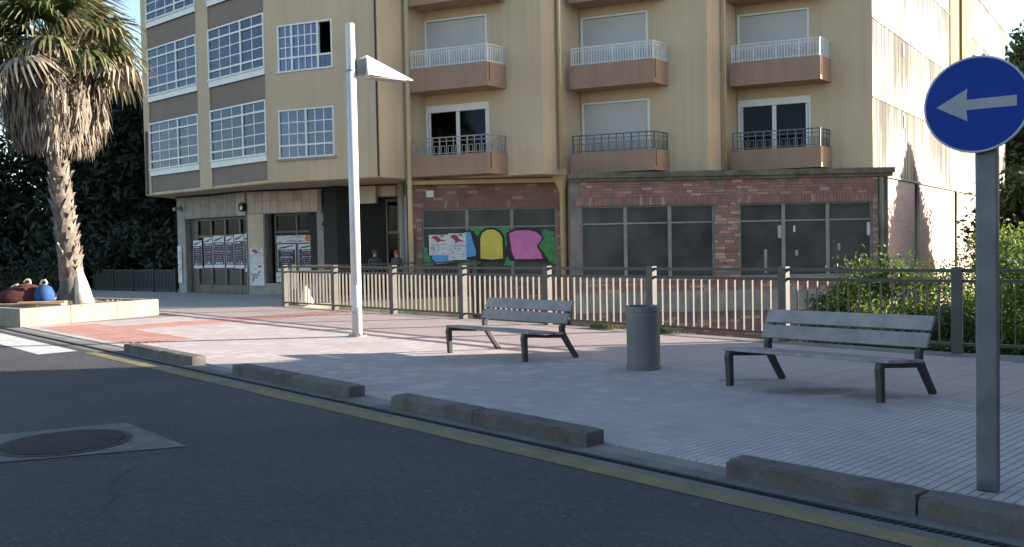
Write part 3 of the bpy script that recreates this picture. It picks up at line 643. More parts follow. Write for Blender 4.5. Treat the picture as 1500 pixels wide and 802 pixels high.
for i in range(3):
    pl = DP[i]
    balcony_door(pl, 4.0, 6.32, LOW[i][0], not LOW[i][0]); balcony_door(pl, 6.85, 9.14, True, False); balcony_door(pl, 9.7, 11.98, True, False)
    for k, (zb, zt, zr) in enumerate(((3.925, 4.58, 5.16), (6.66, 7.40, 7.98), (9.42, 10.1, 10.7))):
        W = 0.88; sr = 2.68                       # front edge, right corner
        F0 = pl.p(-0.10, W, 0); F1 = pl.p(sr, W, 0); e = Vector((math.cos(rad(RET)), math.sin(rad(RET)), 0)); dn = W / -(e.dot(pl.n)); F2 = F1 + e * (dn - 0.0)
        Qv = pl.p(0.0, 0.0, 0)
        out = [tuple(F0[:2]), tuple(F1[:2]), tuple((F2)[:2]), tuple(pl.p(0.02, 0.0, 0)[:2])]
        inn_ = [tuple(pl.p(0.0, W - .1, 0)[:2]), tuple((F1 + e * .1 - pl.e * .12)[:2]), tuple((F2 - pl.e * .12)[:2]), tuple(pl.p(0.03, 0.01, 0)[:2])]
        mb = MB(); mb.prism(out, zb, zb + .14)
        def para(a, b, t):
            d = (b - a).normalized(); n_ = Vector((-d.y, d.x, 0)) * t
            mb.obox(a + Vector((0, 0, zb + .141)), b - a, n_, (0, 0, zt - zb - .141))
        para(F0, F1, .12); para(F1 + e * .121, F2, .12)
        bal = mb.build('balcony', M['balcony_brown'], AB)
        mt = MB()                                  # railing
        white = k > 0
        segs = [(F0 + pl.n * -.06 + pl.e * .05, F1 + pl.n * -.06 - pl.e * .03), (F1 + pl.n * -.06 - pl.e * .03, F2 - pl.e * .06)]
        for a, b in segs:
            Lr = (b - a).length; d = (b - a) / Lr; nn = Vector((d.y, -d.x, 0))
            def bar(x, wd, za, zb2, tk=.02): mt.obox(a + d * (x - wd / 2) - nn * tk / 2 + Vector((0, 0, za)), d * wd, nn * tk, (0, 0, zb2 - za))
            bar(Lr / 2, Lr, zr - .035, zr, .045); bar(Lr / 2, Lr - .03, zt + .04, zt + .065, .025)
            if white:
                bar(Lr / 2, Lr - .03, zr - .13, zr - .105, .02)
                n_b = int(Lr / .085)
                for q in range(n_b + 1): bar(Lr * q / n_b if 0 < q < n_b else (.02 if q == 0 else Lr - .02), .05 if q % 8 == 0 else .026, zt + .002, zr - .036)
            else:
                bar(Lr / 2, Lr - .03, zr - .15, zr - .13, .02)
                n_b = int(Lr / .24)
                for q in range(n_b + 1): bar(Lr * q / n_b if 0 < q < n_b else (.02 if q == 0 else Lr - .02), .05 if q % 4 == 0 else .025, zt + .002, zr - .036)
                for q in range(n_b): 
                    x = Lr * (q + .5) / n_b
                    bar(x, .14, zr - .3, zr - .28, .015); bar(x - .06, .016, zt + .067, zr - .301, .015); bar(x + .06, .016, zt + .067, zr - .301, .015)
        mt.build('railing', M['white_rail' if white else ('pipe_grey', 'iron_rail', 'galv')[i]], bal)

# --- shop floor, left: clad shopfronts
ga = Plane((-13.54, 36.07), -38.2); gc = Plane((-9.86, 33.2), -20.2); LA = 4.66; LC = 6.34
mb = MB(); wall_open(ga, mb, 0, LA, -0.1, ZB - .01, [(0.55, 4.62, -0.1, 2.96)], 0.3)
wall_open(gc, mb, 0, LC, -0.1, ZB - .01, [(0.78, 3.02, 0.42, 3.0), (3.78, 6.30, -0.1, 3.45)], 0.35)
mb.build('wall', M['pillar'], AB)
for k in range(8):      # cladding panels above the openings
    a = .04 + k * (LA - .06) / 8; piece('cladding_panel', M['cladding'] if k > 6 else M['pillar'], ga, a, a + (LA - .06) / 8 - .018, .002, .03, 2.99, 3.84, AB)
for k in range(9):
    for j in range(2):
        a = .06 + k * 3.05 / 9; piece('cladding_panel', M['cladding'], gc, a, a + 3.05 / 9 - .014, .002, .03, 3.03 + j * .42, 3.436 + j * .42, AB)
for k in range(4):
    a = 3.86 + k * .6; piece('cladding_panel', M['cladding'], gc, a, a + .586, .002, .028, 3.48, 3.86, AB)
for j in range(4): piece('cladding_panel', M['cream_cladding'], gc, .05, .74, .002, .03, 1.72 + j * .32, 2.03 + j * .32, AB)
for j in range(4): piece('cladding_panel', M['cladding'], gc, .05, .74, .002, .03, .32 + j * .345, .655 + j * .345, AB)
for j in range(5): piece('cladding_panel', M['pillar'], gc, 3.08, 3.74, .002, .03, .05 + j * .58, .62 + j * .58, AB)
for k in range(3): piece('cladding_panel', M['pillar'], gc, .80 + k * .74, 1.53 + k * .74, .002, .03, .03, .40, AB)
# shop 1: dark doors with panes
mb = MB(); w = -.28
ga.box(mb, .553, 1.0, w - .06, w + .05, 0, 2.95)
for s in (1.0, 1.95, 2.9, 3.85): ga.box(mb, s, s + .09, w - .06, w + .05, 0.0, 2.955)
ga.box(mb, 4.52, 4.617, w - .06, w + .05, 0, 2.955); ga.box(mb, 1.091, 4.519, w - .05, w + .06, 2.86, 2.95)
for a, b in ((1.092, 1.948), (2.042, 2.898), (2.992, 3.848), (3.942, 4.518)):
    for z in (0.02, .98, 2.2): ga.box(mb, a, b, w - .05, w + .04, z, z + (.32 if z < .5 else .09))
sh1 = mb.build('shop_door', M['dark_frame'], AB)
for a, b in ((1.1, 1.94), (2.05, 2.89), (3.0, 3.84), (3.95, 4.51)):
    for z0, z1 in ((.35, .97), (1.08, 2.19), (2.3, 2.85)): piece('pane', M['dusty_glass' if z0 < .5 else 'dull_glass'], ga, a, b, w - .02, w - .01, z0, z1, sh1)
# shop 2 window
mb = MB(); w = -.3
for s in (.79, 1.02, 1.95, 2.93): gc.box(mb, s, s + .08, w - .06, w + .04, .43, 2.99)
for z in (.43, 2.28, 2.91):
    for a, b in ((1.102, 1.948), (2.032, 2.928)): gc.box(mb, a, b, w - .055, w + .035, z, z + .08)
mb2 = MB(); ga.box(mb2, .56, 4.61, -1.0, -.98, 0, 2.95); mb2.build('back_panel', M['room'], sh1)  # near-black sheet added to stand for the unlit shop interior
sh2 = mb.build('shop_window', M['dark_frame'], AB)
for a, b in ((1.11, 1.94), (2.04, 2.92)):
    for z0, z1 in ((.52, 2.27), (2.37, 2.9)): piece('pane', M['dull_glass'], gc, a, b, w - .02, w - .01, z0, z1, sh2)
mb = MB(); gc.box(mb, .79, 2.99, w - .9, w - .88, .43, 2.99); mb.build('back_panel', M['room'], sh2)  # same added dark sheet behind the second shop's panes
# entrance: recessed timber door with fanlight
mb = MB(); w = -.75
for s in (3.8, 4.55, 5.42, 6.2): gc.box(mb, s, s + .09, w - .06, w + .04, 0, 3.4)
for a, b in ((3.892, 4.548), (4.642, 5.418), (5.512, 6.198)):
    for z in (.02, 1.0, 2.15, 3.3): gc.box(mb, a, b, w - .05, w + .03, z, z + .1)
en = mb.build('entrance_door', M['timber'], AB)
for a, b in ((3.9, 4.54), (4.65, 5.41), (5.52, 6.19)):
    for z0, z1 in ((.13, .99), (1.11, 2.14), (2.26, 3.29)): piece('pane', M['dull_glass'], gc, a, b, w - .02, w - .01, z0, z1, en)
mb = MB(); gc.quad(mb, 3.7, 6.4, 0, 3.6, -2.4); gc.box(mb, 3.70, 3.775, -2.3, -.352, 0, 3.6); gc.box(mb, 6.305, 6.37, -2.3, -.352, 0, 3.6); gc.box(mb, 3.776, 6.30, -2.3, -.352, 3.46, 3.55)
mb.build('porch_wall', M['cladding'], AB)
# small fittings on the shopfront
mb = MB(); gc.box(mb, 4.78, 5.55, .032, .2, 3.22, 3.83); mb.build('meter_box', M['beige_box'], AB, bevel=.01)
mb = MB(); c = ga.p(4.6, .04, 3.3); mb.tube([ga.p(4.55, .032, 3.28), ga.p(4.55, .16, 3.28)], .17, 20); sp = mb.build('alarm_bell', M['black'], AB)
mb = MB(); mb.tube([ga.p(4.62, .162, 3.24), ga.p(4.62, .2, 3.24)], .075, 14); mb.build('bell_cap', M['white_frame'], sp)
mb = MB(); mb.tube([ga.p(.3, .032, 3.42), ga.p(.3, .12, 3.42)], [.1, .12], 12); mb.tube([ga.p(.3, .12, 3.42), ga.p(.36, .36, 3.36)], [.06, .075], 10); mb.build('floodlight', M['pipe_grey'], AB)  # security camera on its bracket, not a lamp
mb = MB(); mb.tube([gc.p(3.35, .032, 2.55), gc.p(3.35, .09, 2.55)], .08, 14); mb.build('doorbell', M['black'], AB)
mb = MB()
for s in (3.3, 3.52): mb.tube([gc.p(s, .06, 3.85), gc.p(s, .06, 3.2)], .045, 8)
mb.tube([gc.p(.05, .08, 3.86), gc.p(2, .08, 3.83), gc.p(4.6, .09, 3.86), gc.p(6.3, .09, 3.84)], .03, 6)
mb.tube([ga.p(.05, .08, 3.86), ga.p(2.4, .08, 3.82), ga.p(4.6, .08, 3.86)], .03, 6); mb.build('cable', M['cable'], AB)
# --- shop floor, middle: recessed brick bay with the painted window
gm = Plane((-3.35, 29.6), 0); WM = (.39, 4.87, .5, 2.9)
mb = MB(); wall_open(gm, mb, 0, 5.25, -2.15, ZB - .02, [WM], .3); mb.quad(gm.p(0, 0, -2.1), gm.p(0, 0, ZB - .02), (*gc.p(LC, 0, ZB - .02)[:2], ZB - .02), (*gc.p(LC, 0, 0)[:2], -2.1))
bw1 = mb.build('brick_wall', M['mortar'], AB)
# --- shop floor, right: brick front flush with the balconies
gr = Plane((1.88, 28.0), 0); WR = [(.33, 4.53, .5, 2.82), (5.33, 9.52, .5, 2.82)]
mb = MB(); wall_open(gr, mb, 0, 9.98, -2.15, 3.6, WR, .3)
mb.quad(gr.p(0, -.3, -2.15), gr.p(0, 0, -2.15), gr.p(0, 0, 3.6), gr.p(0, -.3, 3.6)); mb.quad(gr.p(0, -1.6, -2.15), gr.p(0, -.3, -2.15), gr.p(0, -.3, 3.6), gr.p(0, -1.6, 3.6))
mb.quad(gr.p(9.98, 0, -2.15), gr.p(9.98, -.5, -2.15), gr.p(9.98, -.5, 3.6), gr.p(9.98, 0, 3.6))
bw2 = mb.build('brick_wall', M['mortar'], AB)
mb = MB(); gr.box(mb, -.03, 10.12, -.6, .10, 3.60, 3.70); gr.box(mb, -.05, 10.16, -.6, .18, 3.702, 3.87); mb.build('ledge', M['ledge'], AB)
mb = MB(); gr.box(mb, .1, 9.97, .002, .06, -.55, .1); mb.build('plinth_band', M['concrete'], AB)
mb = MB(); gr.box(mb, 9.70, 9.985, .003, .05, -2.1, 3.58); mb.build('corner_strip', M['white_wall'], AB)
BH, BL, BG = .1, .34, .014
bricks = []
def lay(pl, s0, s1, z0, z1, host, ops, soldier):
    z = z0; r = 0
    while z < z1 - .05:
        h = BH; sold = [q for q in soldier if abs(q[2] - z) < .06]
        s = s0 - (BL / 2 if r % 2 else 0)
        while s < s1:
            l = BL * random.choice((1, 1, 1, .55, 1.1)); a, b = max(s, s0), min(s + l - BG, s1)
            if b - a > .05:
                for o in ops:
                    if z + h > o[2] + .01 and z < o[3] - .01:
                        if a < o[0] < b: b = o[0] - .006
                        if a < o[1] < b: a = o[1] + .006
                mid = (a + b) / 2
                if b - a > .04 and not any(o[0] - .01 < mid < o[1] + .01 and o[2] - .07 < z + .04 < o[3] + .28 for o in ops) and random.random() > .06:
                    bricks.append((pl, a, b, z, z + h - BG, host, 0))
            s += l
        z += BH; r += 1
    for o in ops:
        s = o[0] - .15
        while s < o[1] + .15:
            bricks.append((pl, s, s + .085, o[3] + .015, o[3] + .265, host, (s - (o[0] + o[1]) / 2) / (o[1] - o[0]) * .22)); s += .1
lay(gm, .03, 5.2, -1.2, 3.72, bw1, [WM], [])
lay(gr, .32, 9.68, -2.0, 3.57, bw2, WR, [])
um = unit_box('brick', M['brick'])
def vis(b): return (b[6] != 0) * 3 + (b[3] > 2.7) * 2 + (b[5] is bw2) + (b[3] > .4) * 1.5 + random.random()
bricks.sort(key=vis, reverse=True)
rest = {bw1.name: MB(), bw2.name: MB()}; nb = {bw1.name: 0, bw2.name: 0}
for b in bricks:
    pl, a, c, z0, z1, host, sk = b
    if a < .1 and host is bw2: pass
    if (.1 < (a + c) / 2 < 9.97) and host is bw2 and -.6 < z0 < .1: continue
    if nb[host.name] < (240 if host is bw2 else 60):
        nb[host.name] += 1
        o = piece('brick', M['brick'], pl, a, c, .0, .014 + random.random() * .008, z0, z1, host)
        if sk: o.rotation_mode = 'QUATERNION'; o.rotation_quaternion = Quaternion(pl.n, sk * 2.2) @ Quaternion((0, 0, 1), pl.ang)
    else: pl.box(rest[host.name], a, c, 0.0, .014 + random.random() * .008, z0, z1, 0, random.random() * .97 + .001)
for h in (bw1, bw2):
    if rest[h.name].v: rest[h.name].build('brickwork', M['brick'], h, kind='stuff')
# windows of the brick front
def shop_glazing(pl, o, cols, zt, w=-.12, gl='dull_glass', fr='grey_frame'):
    mb = MB(); a, b, z0, z1 = o; t = .05
    pl.box(mb, a + .003, a + t, w - .05, w + .04, z0, z1 - .003); pl.box(mb, b - t, b - .003, w - .05, w + .04, z0, z1 - .003)
    xs = [a + (b - a) * k / cols for k in range(cols + 1)]
    for x in xs[1:-1]: pl.box(mb, x - .055, x + .055, w - .05, w + .045, z0, z1 - .003)
    for i in range(cols):
        l, r = xs[i] + (t if i == 0 else .055) + .002, xs[i + 1] - (t if i == cols - 1 else .055) - .002
        pl.box(mb, l, r, w - .045, w + .035, zt - .025, zt + .025); pl.box(mb, l, r, w - .045, w + .035, z1 - .045, z1 - .004); pl.box(mb, l, r, w - .045, w + .035, z0 + .002, z0 + .06)
    win = mb.build('shop_window', M[fr], AB)
    for i in range(cols):
        piece('pane', M[gl], pl, xs[i] + .03, xs[i + 1] - .03, w - .01, w, z0 + .04, zt - .005, win); piece('pane', M[gl], pl, xs[i] + .03, xs[i + 1] - .03, w - .01, w, zt + .005, z1 - .01, win)
    return win
wm = shop_glazing(gm, WM, 3, 2.28, w=-.1, gl='dusty_glass')
wr = [shop_glazing(gr, o, 3, 2.27, gl='dusty_glass') for o in WR]
mb = MB(); gr.box(mb, .3, 4.56, -.1, .07, .43, .497); gr.box(mb, 5.3, 9.55, -.1, .07, .43, .497); mb.build('sill', M['concrete'], AB)
mb = MB(); gm.box(mb, .36, 4.9, -.1, .07, .43, .497); mb.build('sill', M['cream_stone'], AB)
for z0, s, h, wd, m_ in ((1.72, 6.56, .4, .16, 'beige_box'), (1.75, 9.38, .42, .12, 'paper'), (.62, 6.12, .75, .09, 'pipe_grey'), (1.9, 7.05, .2, .06, 'paper'), (1.15, 7.1, .18, .1, 'pipe_grey'), (1.3, 8.45, .22, .08, 'pipe_grey')):
    piece('paper_scrap', M[m_], gr, s, s + wd, -.118, -.113, z0, z0 + h, wr[1])
# drain pipes and beam
mb = MB(); gm.box(mb, -.05, 5.05, .3, .42, 3.7, 3.83); mb.build('pipe', M['pipe_tan'], AB)
def funnel(x, y, zt, zb, m_, r=.075):
    mb = MB(); mb.tube([(x, y, 12.8), (x, y, zt)], r, 10); mb.tube([(x, y, zt), (x, y, zt - .3), (x + .12, y - .0, zt - .75), (x + .14, y, zb)], [.24, .23, .09, .085], 12); mb.build('downspout', M[m_], AB, smooth=True)
r1 = Plane(Pn[1], RET); q = r1.p(.78, .12, 0); 
mb = MB(); mb.tube([(q.x, q.y, 12.9), (q.x, q.y, 4.12)], .075, 10); mb.tube([(1.62, 29.2, 4.1), (1.65, 29.2, 3.85), (1.72, 29.3, 3.4), (1.73, 29.3, -1.8)], [.3, .27, .11, .10], 12); mb.build('downspout', M['pipe_tan'], AB, smooth=True)
r0_ = Plane(Pn[0], RET); q = r0_.p(1.15, .13, 0)
mb = MB(); mb.tube([(q.x, q.y, 12.9), (q.x, q.y, 3.0), (q.x, q.y + .0, 0.2)], .08, 10); mb.build('downspout', M['pipe_tan'], AB, smooth=True)
q = Plane(Pn[2], RET).p(.95, .12, 0); mb = MB(); mb.tube([(q.x, q.y, 12.9), (q.x, q.y, 3.95)], .055, 8); mb.build('downspout', M['pipe_tan'], AB, smooth=True)
mb = MB(); mb.tube([Cp.p(4.28, .03, 12.9), Cp.p(4.28, .03, 3.92)], .028, 6); mb.build('cable', M['cable'], AB)
mb = MB(); mb.tube([A.p(.25, .05, 6.4), A.p(.2, .05, 5.2), A.p(.22, .05, 3.92)], .05, 8); mb.build('downspout', M['iron_rail'], AB)
for k, (x, y, r, z1, m_) in enumerate(((-3.75, 30.6, .1, 3.85, 'pipe_grey'), (-3.6, 30.2, .045, 3.85, 'iron_rail'), (-3.52, 29.95, .06, 3.4, 'pipe_grey'), (-3.43, 29.7, .04, 3.8, 'cable'), (-3.3, 29.5, .06, 2.3, 'pipe_grey'), (-3.86, 30.85, .05, 2.2, 'cable'))):
    mb = MB(); mb.tube([(x, y, 0.0), (x, y, z1)], r, 10); mb.build('pipe', M[m_], AB)
mb = MB(); gm.box(mb, .55, .8, .003, .1, 3.3, 3.52); mb.build('junction_box', M['white_frame'], AB)
# --- painted letters on the middle window (flat paint on the panes)
GB = [
 ('paint_green', 'green_graffiti', .004, [[(-2.96, 1.04), (-2.92, 1.65), (-2.8, 1.6), (-2.7, 1.22), (-2.55, 1.01)], [(-1.38, 2.25), (-1.2, 2.25), (-1.15, 2.245), (-1.0, 2.25), (-.7, 2.25), (-.06, 2.25), (-.05, 2.0), (-.2, 1.5), (-1.1, 1.9), (-1.3, 1.9)], [(1.0, 1.91), (1.04, 2.13), (1.15, 2.17), (1.29, 2.08), (1.42, 2.1), (1.47, 1.57), (1.46, .99), (1.27, 1.08), (1.0, 1.49), (.9, 1.62)], [(-.28, .98), (-.15, 1.3), (.04, .98)], [(-1.9, 1.0), (-1.7, 1.1), (-1.0, 1.14), (-1.1, 1.02)]]),
 ('paint_black', 'black', .008, [[(-2.75, 1.9), (-2.68, 2.03), (-1.81, 2.14), (-1.59, 2.2), (-1.25, 2.17), (-1.13, 1.96), (-1.13, 1.19), (-1.53, 1.2), (-2.0, 1.06), (-2.6, 1.03), (-2.7, 1.26), (-2.82, 1.48)], [(-1.12, 1.19), (-1.12, 1.96), (-1.02, 2.15), (-.83, 2.25), (-.57, 2.26), (-.34, 2.15), (-.22, 1.94), (-.19, 1.22), (-.24, 1.11), (-1.12, 1.15)], [(-.17, 2.07), (.02, 2.17), (.45, 2.22), (.78, 2.17), (1.04, 2.0), (1.08, 1.83), (.9, 1.62), (1.11, 1.32), (1.25, 1.08), (1.02, 1.09), (-.04, 1.13), (-.14, 1.43)]]),
 ('letter_c', 'blue_graffiti', .012, [[(-2.69, 1.48), (-2.55, 1.41), (-1.99, 1.55), (-1.62, 1.9), (-1.55, 2.13), (-1.36, 2.11), (-1.28, 1.79), (-1.18, 1.45), (-1.21, 1.32), (-1.53, 1.28), (-1.87, 1.25), (-2.08, 1.1), (-2.51, 1.07), (-2.66, 1.26)]]),
 ('letter_o', 'yellow_graffiti', .012, [[(-1.04, 1.23), (-1.03, 1.91), (-.97, 2.08), (-.79, 2.19), (-.57, 2.19), (-.39, 2.07), (-.3, 1.9), (-.29, 1.22), (-.68, 1.19)]]),
 ('letter_r', 'pink_graffiti', .012, [[(-.07, 2.06), (.15, 2.14), (.53, 2.15), (.83, 2.09), (1.01, 1.92), (.99, 1.79), (.84, 1.62), (.98, 1.36), (1.04, 1.19), (.6, 1.18), (.11, 1.19), (.01, 1.42)]]),
]
def fan_poly(mb, pl, pts, w, dx, mi=0): pl.poly(mb, [(x + dx, z) for x, z in pts], w, mi)
for nm, m_, w, polys in GB:
  for p_ in polys:
    mb = MB(); fan_poly(mb, gm, p_, -.05 + w, 3.35)
    o = mb.build(nm, M[m_], wm); sol = o.modifiers.new('solid', 'SOLIDIFY'); sol.thickness = .003; sol.offset = 1

# ------------------------------------------------------------------ posters
def poster(name, pl, s0, s1, z0, z1, w, style, label, group):
    mb = MB(); pl.box(mb, s0, s1, w, w + .004, z0, z1, 0); W_, H_ = s1 - s0, z1 - z0; q = w + .006
    R = lambda a, b, c, d, mi, k=0: pl.poly(mb, [(s0 + a * W_, z0 + c * H_), (s0 + b * W_, z0 + c * H_), (s0 + b * W_, z0 + d * H_), (s0 + a * W_, z0 + d * H_)], q + k * .002, mi)
    if style == 'band':          # dark concert poster: white head and foot strips, printed lines
        R(.03, .97, .10, .80, 1)
        pl.poly(mb, [(s0 + a * W_, z0 + b * H_) for a, b in ((.1, .83), (.45, .86), (.9, .95), (.92, .98), (.5, .92), (.12, .88))], q, 1)
        for k, y in enumerate((.73, .66, .60, .50, .44, .36, .28, .21)):
            a = random.uniform(.1, .25); b = random.uniform(.65, .92); x = a
            while x < b: l = random.uniform(.04, .12); R(x, min(x + l, b), y, y + (.04 if k in (0, 3) else .02), random.choice((2, 3, 3, 0) if k else (0,)), 1); x += l + .03
        for x in (.2, .42, .66): R(x, x + .14, .12, .18, random.choice((3, 0)), 1)
    elif style == 'horse':       # white sheet with a red blot of a galloping figure, a line of print and a grey crowd below
        pl.poly(mb, [(s0 + a * W_, z0 + b * H_) for a, b in ((.12, .84), (.2, .93), (.4, .95), (.52, .9), (.62, .78), (.78, .74), (.93, .66), (.75, .68), (.6, .70), (.52, .62), (.48, .68), (.42, .58), (.38, .72), (.28, .80))], q, 1)
        pl.poly(mb, [(s0 + a * W_, z0 + b * H_) for a, b in ((.55, .97), (.8, .98), (.84, .88), (.62, .88))], q, 2)
        x = .1
        while x < .9: l = random.uniform(.03, .08); R(x, x + l, .50, .56, 3); x += l + .025
        for k in range(26): x, y = random.uniform(.05, .85), random.uniform(.06, .42); R(x, x + random.uniform(.03, .1), y, y + random.uniform(.02, .05), random.choice((2, 3, 3)))
    else:                        # torn mixed sheets
        for k in range(18):
            x, y = random.uniform(.02, .75), random.uniform(.02, .85); R(x, x + random.uniform(.06, .22), y, y + random.uniform(.03, .1), random.choice((1, 2, 3)), k % 3)
    o = mb.build(name, [M['paper'], M['print_red' if style == 'horse' else 'print_dark'], M['print_pink'], M['print_grey']])
    return tag(o, label, 'poster', group)
PG = 'posters pasted on the shopfront doors'
dsc = ['dark concert poster at the far left edge of the shop door', 'second dark poster from the left on the shop door', 'third dark poster from the left, wider, on the shop door', 'dark poster just right of the middle door post', 'dark poster with the widest white head strip on the shop door', 'dark poster at the right edge of the shop door, beside the cream pillar']
for k, (a, b, z0, z1) in enumerate(((.75, 1.35, .98, 2.1), (1.5, 2.1, 1.0, 2.2), (2.15, 2.88, 1.0, 2.25), (3.0, 3.5, 1.0, 2.22), (3.55, 4.15, .98, 2.28), (4.2, 4.6, .85, 2.3))):
    poster('poster', ga, a, b, z0, z1, -.215 if k else -.22, 'band', dsc[k], PG)
P2 = 'posters pasted on the shop window'
poster('poster', gc, 1.13, 1.93, .86, 1.86, -.25, 'band', 'large dark poster on the left half of the shop window by the railing', P2)
poster('poster', gc, 2.05, 2.85, .88, 1.86, -.25, 'band', 'large dark poster on the right half of the shop window by the entrance', P2)
poster('poster', gc, 1.1, 2.9, 1.9, 2.18, -.25, 'torn', 'long white torn strip of paper above the two dark shop window posters', P2)
poster('poster', gc, 1.05, 1.95, .46, .82, -.25, 'torn', 'torn pale poster low on the shop window behind the railing corner', P2)
poster('poster', gc, .1, .7, 1.2, 1.72, .034, 'horse', 'small white and pink poster on the cream pillar between the shops', 'sheets on the pillar')
poster('poster', gc, .12, .72, .35, 1.18, .034, 'torn', 'tall torn grey sheets pasted low on the pillar between the shops', 'sheets on the pillar')
poster('poster', ga, .02, .3, .4, 1.9, .034, 'torn', 'narrow torn white sheet on the leftmost corner pillar of the building', 'sheets on the pillar')
poster('poster', gm, .6, 1.23, 1.37, 2.05, -.03, 'horse', 'white poster with red figure, left one over the blue painted letter', 'white posters over the painted letters')
poster('poster', gm, 1.235, 1.84, 1.2, 2.09, -.03, 'horse', 'taller white poster with red figure, right one over the blue painted letter', 'white posters over the painted letters')
for s0, s1, z0, z1, m_, nm, lb in ((2.35, 2.6, 1.93, 2.2, 'orange', 'sticker', 'orange round sticker on the white strip of the shop window'), (1.72, 1.95, .5, .78, 'orange', 'sticker', 'orange sticker low on the shop window beside the railing end post')):
    mb = MB(); c = gc.p((s0 + s1) / 2, -.235, (z0 + z1) / 2); mb.tube([c, c + gc.n * .004], (s1 - s0) / 2, 16); tag(mb.build(nm, M[m_]), lb, 'sticker')
mb = MB(); gc.box(mb, 2.86, 3.0, -.24, -.235, .86, 1.86); tag(mb.build('paper_strip', M['pale_blue']), 'pale blue vertical paper strip at the right edge of the shop window', 'paper')

# ------------------------------------------------------------------ railings
def railing_fence(name, pts, npost, label, bars_per, first_end=True, zt=1.18):
    root = thing(name, (*pts[0], 0), label, 'railing')
    unit_p = unit_box('post', M['fence_paint']); ub = unit_box('bar', M['fence_paint'])
    for k in range(len(pts) - 1):
        a, b = Vector((*pts[k], 0)), Vector((*pts[k + 1], 0)); L_ = (b - a).length; e = (b - a) / L_; pl = Plane(pts[k], math.degrees(math.atan2(e.y, e.x)))
        n = npost[k]
        for i in range(n + (1 if k == len(pts) - 2 else 0)):
            s = L_ * i / n; mb = MB(); pl.box(mb, s - .07, s + .07, -.07, .07, 0.0, zt + .02); mb.build('post', M['fence_paint'], root, bevel=.008)
        for i in range(n):
            s0, s1 = L_ * i / n + .072, L_ * (i + 1) / n - .072
            for z, h, t in ((zt - .055, .05, .05), (zt - .20, .045, .04), (.10, .04, .04)):
                piece('rail', M['fence_dark'], pl, s0, s1, -t / 2, t / 2, z, z + h, root)
            nb_ = bars_per[k]
            for j in range(1, nb_ + 1):
                s = s0 + (s1 - s0) * j / (nb_ + 1)
                piece('bar', M['fence_paint'], pl, s - .006, s + .006, -.024, .024, .141, zt - .201, root)
    return root
mf = railing_fence('railing', [(-6.6, 25.75), (6.2, 12.36), (10.45, 9.66)], [7, 2], 'long grey metal railing with square posts along the back of the plaza', [14, 14])
sf = railing_fence('railing', [(-6.42, 26.05), (-1.2, 28.75), (-1.2, 29.5)], [3, 1], 'short grey railing at the edge of the shop terrace, behind the long one', [12, 3])
mb = MB(); v = Vector((-6.05, 26.0, 0.03))  # white lump added to stand for a sunlit patch of wall
mb.lathe(v, [(0.0, .55), (.05, .52), (.10, .40), (.17, .2), (.22, .06), (.2, 0), (0, 0)], 9)
tag(mb.build('sack', M['white_sack'], smooth=True), 'small white sack standing behind the left end of the long railing', 'sack')

# ------------------------------------------------------------------ benches
def make_bench(org, label):
    root = thing('park_bench', (0, 0, 0), label, 'bench', 'slatted benches on the plaza')
    Lb = 1.80; W_ = M['bench_wood']; I_ = M['bench_iron']
    def slab(nm, x0, x1, c, d, wd, th, par=root):     # board: along X, centre c (y,z), direction d across, width, thickness
        d = Vector((0, *d)).normalized(); n_ = Vector((1, 0, 0)).cross(d); mb = MB()
        mb.obox(Vector((x0, *c)) - d * wd / 2 - n_ * th / 2, (x1 - x0, 0, 0), d * wd, n_ * th); return mb.build(nm, W_, par, bevel=.006)
    for k, y in enumerate((.075, .215, .355, .495)): slab('seat_slat', -.02, Lb + .02, (y, .405 - y * .07), (1, -.07), .128, .034)
    slab('back_slat', -.02, Lb + .02, (.635, .565), (.42, 1), .155, .034); slab('back_slat', -.02, Lb + .02, (.706, .735), (.42, 1), .155, .034)
    for x in (.06, Lb - .06):
        x_ = Vector((x, 0, 0))
        def strut(nm, pts, ws, th=.045):
            mb = MB(); pts = [Vector((x, *p)) for p in pts]; vs = []
            for i, p in enumerate(pts):
                d = (pts[min(i + 1, len(pts) - 1)] - pts[max(i - 1, 0)]).normalized(); a = d.cross(Vector((1, 0, 0)))
                for sx, sa in ((-1, -1), (1, -1), (1, 1), (-1, 1)): vs.append(p + Vector((sx * th / 2, 0, 0)) + a * sa * ws[i] / 2)
            n = len(pts); fs = [(4 * i + k, 4 * i + (k + 1) % 4, 4 * i + 4 + (k + 1) % 4, 4 * i + 4 + k) for i in range(n - 1) for k in range(4)] + [(3, 2, 1, 0), (4 * n - 4, 4 * n - 3, 4 * n - 2, 4 * n - 1)]
            mb.add(vs, fs); return mb.build(nm, I_, root, bevel=.006)
        strut('front_leg', [(.02, 0), (.012, .2), (.005, .33), (.02, .385)], [.055, .062, .075, .07], .06)
        strut('seat_arm', [(.021, .365), (.1, .355), (.35, .332), (.60, .322)], [.06, .045, .04, .055], .05)
        strut('rear_leg', [(.83, 0), (.70, .2), (.605, .36), (.60, .44), (.655, .56), (.755, .80)], [.058, .062, .075, .07, .05, .035], .055)
    for ch in root.children:
        dy = ch.location.y
        for v in ch.data.vertices: v.co.x += .24 * v.co.y
        ch.location.x += .24 * dy
    return root
b1 = make_bench(None, 'slatted bench nearest the traffic sign, in the shade'); 
ANGB = math.atan2(-.716, .70)
b2 = copy_tree(b1); b2['label'] = 'slatted bench between the lamp post and the grey bin, partly sunlit'
for o, p, ang in ((b1, (2.34, 9.85), ANGB), (b2, (-1.02, 13.45), math.atan2(12.09 - 13.46, .23 + 1.0))): o.location = (*p, .012); o.rotation_euler.z = ang
